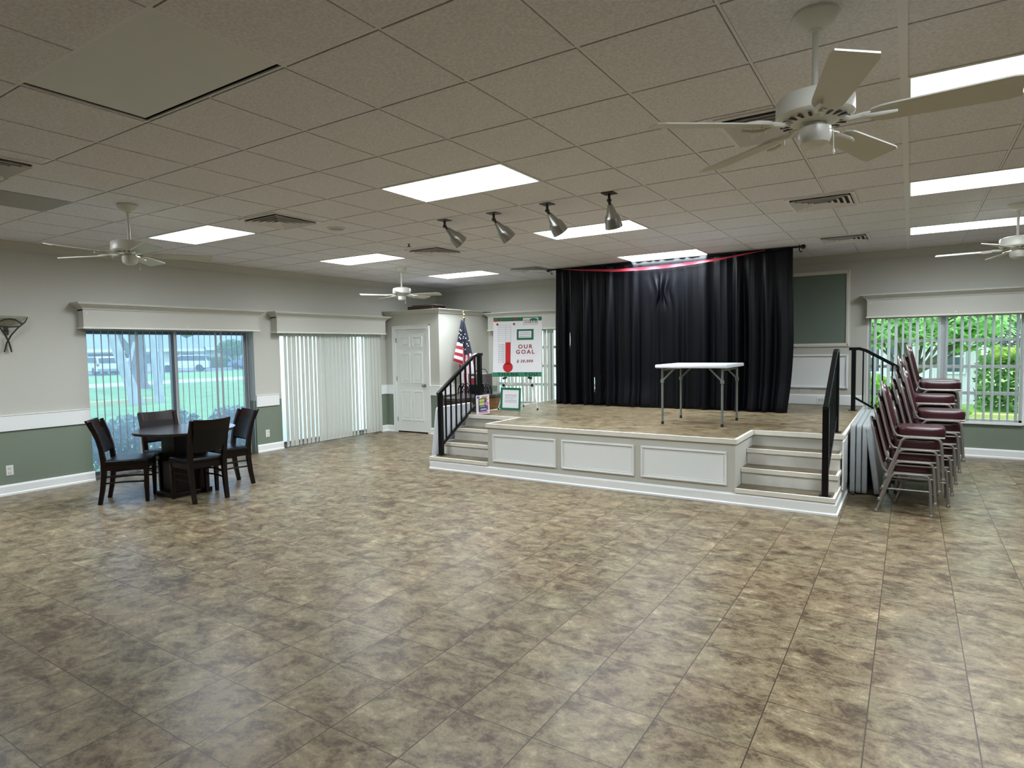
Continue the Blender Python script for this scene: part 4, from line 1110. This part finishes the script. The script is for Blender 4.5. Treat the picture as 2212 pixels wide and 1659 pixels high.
# board
bw, bh = .765, .92
M_ = Matrix.Translation(BO+Vector((0, 0, .512))) @ Matrix.Rotation(ang, 4, 'Z') @ Matrix.Rotation(R(-6), 4, 'X') @ Matrix.Translation((0, -.03, 0))
bd = thing('fundraising_board', 'white OUR GOAL poster board with a red thermometer and green strips', 'poster board'); bd.matrix_world = M_
b = B(); b.box(-bw/2, bw/2, 0, .006, 0, bh); b.build('board', 'paper', bd)
def rect(b, u0, u1, v0, v1, lay):   # u,v fractions from the top left
    b.box(-bw/2+u0*bw, -bw/2+u1*bw, -.0012*lay, -.0012*(lay-1)-.0001, bh*(1-v1), bh*(1-v0))
b = B(); rect(b, 0, 1, 0, .066, 1); b.build('top_strip', 'pgreen', bd)
b = B(); rect(b, -.012, 1.004, .925, 1.0, 1); b.build('bottom_strip', 'pgreenl', bd)
b = B(); rect(b, .258, .365, .42, .80, 1)
cxx, czz = -bw/2+.312*bw, bh*(1-.84)
b.prism([(cxx+.078*math.cos(a), -.0012, czz+.078*math.sin(a)) for a in [2*PI*q/32 for q in range(32)]], (0, .0011, 0)); b.build('thermometer', 'red', bd)
b = B()
for k in range(9): v = .135+.033*k; rect(b, .105, .370, v, v+.0022, 1)
for u in (.105, .258, .368): rect(b, u-.0015, u+.0015, .135, .425, 1)
b.build('thermometer_grid', 'greyink', bd)
for k in range(9):
    v = .462+.0365*k
    text_mesh('scale_number', '$ %d,000' % (9-k), .030, 'greyink', bd, Matrix.Translation((-bw/2+.175*bw, -.0006, bh*(1-v))) @ Matrix.Rotation(PI/2, 4, 'X'), .0006, shear=.2, width=.10)
b = B(); rect(b, .49, .835, .205, .385, 1); b.build('note_frame', 'pgreen', bd)
b = B(); rect(b, .53, .79, .235, .348, 2); b.build('note_paper', 'paper', bd)
b = B()
for v, a, c in ((.258, .57, .76), (.288, .55, .77), (.322, .55, .77)):
    u = a; rz_ = random.Random(int(v*1000))
    while u < c: w = rz_.uniform(.02, .05); rect(b, u, min(u+w, c), v, v+.010, 3); u += w+.008
b.build('note_lines', 'greyink', bd)
b = B(); rect(b, .615, .93, .015, .135, 2); b.build('logo_card', 'cream2', bd)
b = B(); lx, lz = -bw/2+.83*bw, bh*(1-.055)
b.prism([(lx+.060*math.cos(a)*(1 if math.cos(a) < 0 else 1.1), -.0036, lz+.030*math.sin(a)*(1 if math.sin(a) > 0 else .35)) for a in [2*PI*q/24 for q in range(24)]], (0, .001, 0))
for dx in (-.045, -.01, .03, .055): b.box(lx+dx-.006, lx+dx+.006, -.0036, -.0026, lz-.04, lz)
b.build('logo_mark', 'pgreen', bd)
b = B()
for v, a, c in ((.052, .64, .75), (.082, .65, .77)): rect(b, a, (a+c)/2-.01, v, v+.014, 3); rect(b, (a+c)/2, c, v, v+.014, 3)
b.build('logo_text', 'greyink', bd)
RX = Matrix.Rotation(PI/2, 4, 'X')
def put(nm, s, u, v, size, mat, width, shear=0):
    text_mesh(nm, s, size, mat, bd, Matrix.Translation((-bw/2+u*bw, -.0016, bh*(1-v))) @ RX, .0006, space=1.35, shear=shear, width=width, bold=.0022)
put('lettering', 'OUR', .665, .50, .085, 'maroon', .225)
put('lettering', 'GOAL', .665, .588, .085, 'maroon', .29)
put('lettering', '$ 20,000', .655, .742, .055, 'maroon', .255, .25)
put('lettering', 'THANK', .318, .962, .068, 'dkgreen', .345)
put('lettering', 'YOU', .785, .962, .068, 'dkgreen', .205)
b = B()
for u, v, r_ in ((.085, .115, .017), (.43, .115, .016)):
    for q in range(5): b.lathe([(r_*.5, 0), (r_*.5, .002)], 8, Matrix.Translation((-bw/2+u*bw+r_*.6*math.cos(q*1.257), -.0002, bh*(1-v)+r_*.6*math.sin(q*1.257))) @ RX)
b.build('flower_sticker', 'plum', bd)
b = B()
for u, v, r_ in ((.05, .05, .022), (.065, .03, .012), (.16, .045, .012), (.17, .03, .009), (.27, .03, .008), (.33, .04, .008), (.455, .04, .020), (.47, .025, .012)):
    b.lathe([(r_, 0), (r_, .002)], 12, Matrix.Translation((-bw/2+u*bw, -.0011, bh*(1-v))) @ RX)
b.build('red_sticker', 'red', bd)

# lower green framed sign leaning on the easel legs
t = thing('framed_notice', 'white notice in a green card frame at the foot of the easel', 'sign')
t.matrix_world = Matrix.Translation((-5.165, 7.975, SH+.002)) @ Matrix.Rotation(ang-.14, 4, 'Z') @ Matrix.Rotation(R(-4), 4, 'X') @ Matrix.Rotation(R(1), 4, 'Y')
b = B(); w, h, f = .335, .345, .034
for bx in ((-w/2, w/2, -.005, 0, 0, f), (-w/2, w/2, -.005, 0, h-f, h), (-w/2, -w/2+f, -.005, 0, f, h-f), (w/2-f, w/2, -.005, 0, f, h-f)): b.box(*bx)
b.build('card_frame', 'pgreen', t)
b = B(); b.box(-w/2+f, w/2-f, -.003, 0, f, h-f); b.build('paper', 'paper', t)
b = B(); rz_ = random.Random(9)
for k, z in enumerate((.235, .222, .210, .19, .178, .155, .142, .130, .118)):
    x = -.095; e_ = .10 if k not in (4,) else .05
    while x < e_:
        wd = rz_.uniform(.015, .04); b.box(x, min(x+wd, e_), -.0036, -.003, z, z+.005); x += wd+.006
b.build('text_lines', 'greyink', t)

# flyer leaning on the railing
t = thing('event_flyer', 'white flyer with purple, lime and pink artwork leaning at the top of the left stairs', 'flyer')
t.matrix_world = Matrix.Translation((-5.205, 7.30, SH+.004)) @ Matrix.Rotation(R(8), 4, 'Z') @ Matrix.Rotation(R(-14), 4, 'X') @ Matrix.Rotation(R(-8), 4, 'Y')
w, h = .215, .285
def fr(b, x0, x1, z0, z1, l): b.box(x0*w, x1*w, -.0015*l, -.0015*(l-1), z0*h, z1*h)
b = B(); b.rbox(-w/2, w/2, 0, .008, 0, h, .003, 1); b.build('card', 'cream2', t)
b = B(); fr(b, -.30, .32, .14, .82, 1); b.build('dark_block', 'navy', t)
b = B(); fr(b, -.24, .16, .64, .78, 2); fr(b, -.24, .16, .46, .61, 2); b.build('lime_block', 'yel', t)
b = B(); fr(b, -.20, .20, .37, .42, 2); fr(b, -.16, .28, .20, .30, 2); b.build('pale_lines', 'greyink', t)
b = B(); b.prism([(w*.34+.028*math.cos(a), -.004, h*.53+.03*math.sin(a)) for a in [2*PI*q/20 for q in range(20)]], (0, .002, 0)); fr(b, -.3, .42, .06, .12, 1); b.build('pink_shape', 'pink', t)
b = B(); fr(b, -.05, .38, .84, .92, 1); fr(b, .2, .42, .70, .76, 1); b.build('orange_shape', 'orange', t)
b = B(); fr(b, -.42, -.22, .84, .95, 1); b.build('purple_shape', 'purple', t)
b = B(); fr(b, .33, .42, .2, .42, 1); b.build('purple_shape', 'purple', t)

# ---------------------------------------------------------------- outdoors
ZG = -.15
b = B(); b.box(-75, XL-.35, -20, 70, ZG-.1, ZG); struct(b.build('lawn_left', 'grass'), 'green lawn outside the left glass door')
b = B(); b.box(-10, 14, YB+.3, 45, -.12, -.02); struct(b.build('lawn_right', 'grass2'), 'bright lawn outside the right window')
b = B(); b.box(-31, -23.9, -20, 10.9, ZG, ZG+.012); struct(b.build('parking_bay', 'asphalt'))
b = B(); b.box(-24.0, -23.75, -20, 12.3, ZG, ZG+.13); struct(b.build('kerb', 'yellow'))
b = B(); b.box(-41.5, -36.8, -20, 70, ZG, ZG+.015); struct(b.build('sidewalk', 'concrete'))
b = B(); b.box(-66, -57.5, -20, 70, ZG, ZG+.015); struct(b.build('road', 'asphalt'))
b = B(); b.box(-66.3, -65.8, -20, 70, ZG, ZG+.10); struct(b.build('kerb_far', 'concrete'))

def house(label, x, y0, y1, eave, ridge, depth=9):
    t = thing('house', label, 'house', (x, (y0+y1)/2, ZG), 0, 'houses across the lawn')
    L_ = (y1-y0)/2; e = eave-ZG
    b = B(); b.box(-depth, 0, -L_, L_, 0, e); b.build('wall', 'stucco', t)
    b = B(); o = 1.0; rz_ = ridge-ZG
    P = [(o, -L_-.6, e), (o, L_+.6, e), (-depth-o, L_+.6, e), (-depth-o, -L_-.6, e), (-depth/2, -L_+2.0, rz_), (-depth/2, L_-2.0, rz_)]
    b.verts_faces(P, [(0, 1, 5, 4), (1, 2, 5), (2, 3, 4, 5), (3, 0, 4), (0, 3, 2, 1)]); b.build('roof', 'roof', t)
    b = B(); b.box(o-.02, o+.05, -L_-.65, L_+.65, e-.28, e+.02); b.build('fascia', 'stuccow', t)
    return t, L_, e
t, L_, e = house('pale house with blue-grey roof and brown carport seen through the left glass door', -68, 20, 39.5, 2.15, 5.6)
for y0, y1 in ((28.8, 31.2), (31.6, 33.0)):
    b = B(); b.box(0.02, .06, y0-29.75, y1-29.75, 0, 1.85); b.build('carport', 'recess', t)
for yy in (31.4, 33.2, 37.6):
    b = B(); b.box(.5, .75, yy-29.75-.15, yy-29.75+.15, 0, e-.25); b.build('porch_post', 'post', t)
for y0, y1 in ((34.0, 35.4), (38.2, 39.4)):
    b = B(); b.box(.02, .08, y0-29.75, y1-29.75, .75, 1.75); w_ = b.build('window', 'winglass', t); b = B(); b.box(.07, .10, y0-29.75-.1, y1-29.75+.1, .68, .76); b.box(.07, .10, (y0+y1)/2-29.79, (y0+y1)/2-29.71, .75, 1.75); b.build('window_frame', 'stuccow', w_)
t, L_, e = house('pale house with lower hipped roof, right half of the left door view', -69, 41.6, 57.4, 2.25, 4.1)
b = B(); b.box(.02, .08, -6.0, -4.4, .7, 1.75); b.build('window', 'winglass', t)
def leaves(b, n, fn, size, rnd, asp=.5):
    for _ in range(n):
        p, nrm = fn(rnd)
        d = Vector((rnd.uniform(-1, 1), rnd.uniform(-1, 1), rnd.uniform(-.7, .7))).normalized()
        q = d.cross(Vector((rnd.uniform(-1, 1), rnd.uniform(-1, 1), rnd.uniform(-1, 1)))).normalized()
        s = size*rnd.uniform(.6, 1.3)
        b.verts_faces([p-d*s, p+q*s*asp, p+d*s, p-q*s*asp], [(0, 1, 2, 3)])
def ell(c, r):
    c = Vector(c)
    def f(rn):
        while True:
            v = Vector((rn.uniform(-1, 1), rn.uniform(-1, 1), rn.uniform(-1, 1)))
            if .35 < v.length < 1: break
        return c+Vector((v.x*r[0], v.y*r[1], v.z*r[2])), v
    return f
def shrub(label, c, r, n, size, mat, seed, cat='shrub', name='shrub', group=None, asp=.5, h0=0):
    t = thing(name, label, cat, (c[0], c[1], c[2]-h0), 0, group)
    b = B(); leaves(b, n, ell((0, 0, r[2]+h0), r), size, random.Random(seed), asp); o = b.build('foliage', mat, t); o['kind'] = 'stuff'
    b = B(); rn = random.Random(seed)
    for k in range(4): b.tube([(0, 0, 0), (rn.uniform(-.4, .4)*r[0], rn.uniform(-.4, .4)*r[1], r[2]+h0)], [.02*max(1, r[2]), .008], 6)
    b.build('stem', 'darkbark', t)
    return t
for k, (y, x, lab) in enumerate([(3.9, -9.9, 'grey-green shrub outside the left glass door, by the left chair'), (4.75, -10.1, 'grey-green shrub outside the left glass door, behind the window-side chair'), (5.6, -10.2, 'grey-green shrub outside the left glass door, just right of its middle stile'), (6.5, -10.1, 'grey-green shrub outside the left glass door, behind the far right chair'), (7.5, -10.4, 'grey-green shrub outside, at the far right of the left glass door view')]):
    shrub(lab, (x, y, ZG), (.45, .42, .42), 1500, .05, 'leafv', 20+k, group='shrubs under the left glass door')
def tree(label, base, pts, rad, bark, crown, seed, group=None, leafsize=.12):
    t = thing('tree', label, 'tree', base, 0, group)
    for k, (pp, rr2) in enumerate(zip(pts, rad)):
        b = B(); b.tube(pp, rr2, 12); b.build('trunk' if k == 0 else 'branch', bark, t, smooth=True)
    for c, r, n, m in crown:
        b = B(); leaves(b, n, ell(c, r), leafsize, random.Random(seed), .45); o = b.build('crown', m, t); o['kind'] = 'stuff'
    return t
tree('pale leaning tree trunk in front of the brown one, left door view', (-23, 11.22, ZG), [[(0, 0, 0), (0, -.12, .45), (0, -.36, 1.2), (0, -.70, 2.4), (0, -1.3, 4.5)], [(.05, -.20, .6), (0, -.30, 1.0), (-.1, .05, 2.2)]], [[.24, .19, .17, .16, .12], [.05, .06, .05]], 'palebark', [((0, -1.9, 5.0), (1.1, 1.2, 1.0), 700, 'leafd')], 3)
tree('thick brown tree trunk standing upright behind the pale ones, left door view', (-33.5, 16.45, ZG), [[(0, 0, 0), (0, 0, .3), (0, .05, 1.5), (.0, .0, 3.2), (0, -.1, 5.0)], [(0, .1, 1.2), (-.2, -.7, 2.6), (-.3, -1.3, 4.0)]], [[.62, .42, .38, .36, .30], [.2, .16, .12]], 'darkbark', [((0, -.3, 5.3), (3.2, 4.0, 1.9), 2200, 'leafd')], 5, leafsize=.22)
tree('slender pale forked tree trunk left of the door stile, left door view', (-23, 12.0, ZG), [[(0, 0, 0), (0, -.06, .9), (0, -.15, 2.4), (0, -.2, 4.0)], [(0, -.02, .4), (.05, .12, 1.2), (.05, .10, 2.6), (0, .1, 3.8)]], [[.16, .12, .11, .10], [.09, .085, .08, .07]], 'palebark', [((0, .6, 4.8), (1.1, 1.1, .9), 700, 'leafd')], 6)
tree('round leafy tree with forked trunk before the far house, left door view', (-63.2, 41.3, ZG), [[(0, 0, 0), (0, -.2, .8), (0, -.7, 1.6)], [(0, -.1, .5), (.1, .5, 1.5)]], [[.16, .13, .08], [.11, .07]], 'palebark', [((0, -.1, 2.3), (1.6, 1.7, .95), 2600, 'leafm')], 8, leafsize=.14)
b = B(); rn = random.Random(12)
def hb(rn): return Vector((rn.uniform(-.7, .7), rn.uniform(-2.4, 2.4), rn.uniform(.03, 1.3))), None
leaves(b, 2600, hb, .14, rn, .5); o = b.build('foliage', 'leafm', thing('hedge', 'clipped green hedge in front of the far house, left door view', 'hedge', (-66.9, 42.0, ZG))); o['kind'] = 'stuff'
shrub('dark palm-like shrub rising between the two far roofs', (-81, 45.0, 3.4), (1.6, 2.8, .9), 500, .35, 'leafd', 31, h0=3.55)

def car(label, loc, rz, paint, suv=True):
    t = thing('car', label, 'car', loc, rz, 'parked cars')
    L_, W, H_ = (2.25, .9, 1.62) if suv else (2.3, .88, 1.42)
    pr = [(-L_, .35), (-L_, .95), (-L_+.1, 1.02), (-L_+.35, H_-.06), (-L_+.6, H_), (.35, H_), (1.05, 1.02), (L_-.15, .88), (L_, .70), (L_, .35)] if suv else [(-L_, .35), (-L_, .85), (-L_+.55, .95), (-L_+1.15, H_), (.25, H_), (1.05, .95), (L_-.2, .80), (L_, .62), (L_, .35)]
    def sec(y, k): return [Vector((x*(1 if z < 1.0 else .985), y*(1 if z < .98 else .86), z)) for x, z in pr]
    b = B(); b.ring_skin([sec(-W, 1), sec(-W*.98, 1), sec(W*.98, 1), sec(W, 1)]); b.build('body', paint, t)
    b = B(); zt_ = H_-.09
    if suv: g_ = [(-L_+.24, 1.06), (-L_+.40, zt_), (.30, zt_), (.92, 1.06)]
    else: g_ = [(-L_+.72, .98), (-L_+1.2, zt_), (.22, zt_), (.92, .98)]
    b.ring_skin([[Vector((x, -W*.93, z)) for x, z in g_], [Vector((x, W*.93, z)) for x, z in g_]])
    b.box(-L_-.0+.08 if suv else -L_+.7, -L_+.3 if suv else -L_+.95, -W*.72, W*.72, 1.05, H_-.14 if suv else H_-.3); b.build('window', 'carglass', t)
    for sx in (-1, 1):
        for sy in (-1, 1):
            b = B(); b.lathe([(.18, -.1), (.33, -.1), (.35, 0), (.33, .1), (.18, .1)], 20, Matrix.Translation((sx*1.38, sy*(W-.08), .35)) @ Matrix.Rotation(PI/2, 4, 'X')); b.build('wheel', 'tyre', t)
    for s in (-1, 1):
        b = B(); b.box(-L_-.015, -L_+.05, s*(W-.12)-.1, s*(W-.12)+.1, .78, 1.0); b.build('tail_light', 'taillight', t)
    b = B(); b.box(-L_-.05, -L_+.02, -W*.9, W*.9, .36, .56); b.build('bumper', 'alu', t)
car('white car seen from behind at the left end of the driveway', (-60.0, 26.3, ZG+.015), R(172), 'carwhite')
car('silver car parked beside the white one, half behind the leaning trunk', (-62.0, 28.6, ZG+.015), R(198), 'carsilver', False)
car('white car parked at an angle behind the door stile', (-60.0, 33.9, ZG+.015), R(232), 'carwhite')
car('blue-grey car at the right end of the left door view', (-60.0, 41.3, ZG+.015), R(215), 'carblue', False)

# right window view
hs = thing('white_house', 'white house with dark windows seen through the right window', 'house', (-1.5, 20.8, -.02))
b = B(); b.box(-6, 3.02, 0, .3, 0, 2.42); b.build('wall', 'stuccow', hs)
b = B(); b.box(2.86, 3.10, -.08, .02, 0, 2.40); b.box(1.98, 2.06, -.03, 0, 0, 2.40); b.build('corner_board', 'stuccow', hs)
for x0, x1 in ((2.22, 2.72), (.05, .75), (-1.1, -.35), (1.0, 1.55)):
    b = B(); b.box(x0, x1, -.05, 0, .80, 1.62); w_ = b.build('window', 'winglass', hs)
    b = B(); b.box(x0-.05, x1+.05, -.07, -.04, .74, .80); b.box(x0, x1, -.07, -.04, 1.20, 1.25); b.box(x0-.05, x0, -.07, -.04, .80, 1.68); b.box(x1, x1+.05, -.07, -.04, .80, 1.68); b.box(x0-.05, x1+.05, -.07, -.04, 1.62, 1.68); b.build('window_frame', 'stuccow', w_)
b = B(); b.box(-6, 6.5, -.75, -.60, 2.26, 2.46); b.box(-6, 6.5, -.60, .3, 2.42, 2.46); b.build('eave', 'stuccow', hs)
b = B(); b.prism([(-6, -.72, 2.46), (-6, 4.2, 3.2), (-6, 4.2, 2.46)], (12.5, 0, 0)); b.build('roof', 'roof', hs)
b = B(); b.box(-3, 4.5, 16.35, 16.6, -.02, .06); struct(b.build('kerb_near', 'yellow'))
b = B(); b.box(-3, 2.4, 19.6, 20.7, -.02, 0); struct(b.build('footpath', 'concrete'))
t = thing('hedge', 'green hedge with yellow-green top outside the right window', 'hedge', (2.35, 18.2, -.02))
rn = random.Random(40)
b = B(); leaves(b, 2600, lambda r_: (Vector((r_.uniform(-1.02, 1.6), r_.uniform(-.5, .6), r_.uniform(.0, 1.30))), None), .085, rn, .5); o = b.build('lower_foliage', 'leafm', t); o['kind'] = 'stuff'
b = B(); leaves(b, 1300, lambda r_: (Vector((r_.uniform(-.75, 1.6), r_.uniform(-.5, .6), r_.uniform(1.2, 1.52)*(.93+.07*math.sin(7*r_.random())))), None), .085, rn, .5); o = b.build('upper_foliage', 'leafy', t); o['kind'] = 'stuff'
shrub('feathery grey-green bush behind the hedge, top right of the right window', (2.75, 19.45, .9), (1.35, .45, .78), 2400, .16, 'leafv', 44, asp=.16, h0=.92)
shrub('small bright shrub at the foot of the white house, left in the right window', (-.75, 16.8, -.02), (.5, .4, .45), 700, .09, 'leafb', 45)
def long_leaf(b, p, d, L_, w):
    d = d.normalized(); side = d.cross(Vector((0, 0, 1)))
    if side.length < .01: side = Vector((1, 0, 0))
    side.normalize(); up = side.cross(d)
    prof = [(0, .25), (.3, .8), (.6, 1), (.85, .6), (1, .05)]
    l, r_ = [], []
    for f, k in prof:
        c = p+d*L_*f+Vector((0, 0, -.35*L_*f*f))
        l.append(c+side*w*k+up*.012); r_.append(c-side*w*k+up*.012)
    for i in range(4): b.verts_faces([l[i], l[i+1], r_[i+1], r_[i]], [(0, 1, 2, 3)])
shrub('dense dark green bush behind the broad-leaved tree, right window', (.35, 15.6, 1.60), (1.45, .35, .36), 800, .14, 'leafm', 49, h0=1.62)
t = thing('broadleaf_tree', 'broad-leaved tree with forked trunk outside the right window', 'tree', (.02, 14.0, -.02))
b = B(); b.tube([(.05, 0, 0), (.03, 0, .6), (.0, 0, 1.05)], [.10, .085, .075], 10); b.build('trunk', 'palebark', t, smooth=True)
rn = random.Random(51); tips = []
for k in range(16):
    a = rn.uniform(0, 2*PI); rr2 = rn.uniform(.25, .95)
    tip = Vector((math.cos(a)*rr2+.18, math.sin(a)*rr2*.6, rn.uniform(1.55, 2.05)))
    b = B(); mid = Vector((tip.x*.45, tip.y*.45, 1.25+.1*rn.random())); b.tube([(0, 0, 1.0), mid, tip], [.05, .030, .016], 8); b.build('branch', 'darkbark', t, smooth=True); tips.append(tip)
b = B()
for tip in tips:
    for q in range(17):
        a = rn.uniform(0, 2*PI); d = Vector((math.cos(a), math.sin(a), rn.uniform(-.15, .5)))
        long_leaf(b, tip+Vector((0, 0, rn.uniform(-.12, .05))), d, rn.uniform(.22, .36), rn.uniform(.035, .05))
for q in range(560):
    p = Vector((rn.uniform(-1.1, 1.45), rn.uniform(-.7, .6), rn.uniform(1.66, 2.22))); a = rn.uniform(0, 2*PI)
    long_leaf(b, p, Vector((math.cos(a), math.sin(a), rn.uniform(-.4, .5))), rn.uniform(.22, .36), rn.uniform(.035, .05))
o = b.build('crown', 'leafp', t); o['kind'] = 'stuff'
shrub('small yellow plant on the lawn low in the right window', (1.0, 16.1, -.02), (.10, .10, .12), 60, .05, 'leafy', 47)

# ---------------------------------------------------------------- world, camera, view
w = bpy.data.worlds.new('World'); SC.world = w; w.use_nodes = True
nt = w.node_tree; nt.nodes.clear()
out = nt.nodes.new('ShaderNodeOutputWorld'); bg = nt.nodes.new('ShaderNodeBackground')
bg.inputs[0].default_value = (.80, .90, 1.0, 1); bg.inputs[1].default_value = 2.85
nt.links.new(bg.outputs[0], out.inputs[0])

yaw, pit, rol, F = .57139, -.05735, -.01602, 1338.46
f = Vector((-math.sin(yaw)*math.cos(pit), math.cos(yaw)*math.cos(pit), math.sin(pit)))
r0 = f.cross(Vector((0, 0, 1))).normalized(); u0 = r0.cross(f)
r = r0*math.cos(rol)+u0*math.sin(rol); u = -r0*math.sin(rol)+u0*math.cos(rol)
cam = bpy.data.cameras.new('camera'); co = bpy.data.objects.new('camera', cam); COL.objects.link(co)
co.matrix_world = Matrix(((r.x, u.x, -f.x, 0), (r.y, u.y, -f.y, 0), (r.z, u.z, -f.z, 1.61), (0, 0, 0, 1)))
cam.sensor_fit = 'HORIZONTAL'; cam.sensor_width = 36; cam.lens = F/2212*36; cam.clip_start = .02; cam.clip_end = 300
SC.camera = co
SC.view_settings.view_transform = 'Standard'; SC.view_settings.look = 'None'
SC.view_settings.exposure = .22; SC.view_settings.gamma = 1; SC.view_settings.use_curve_mapping = False
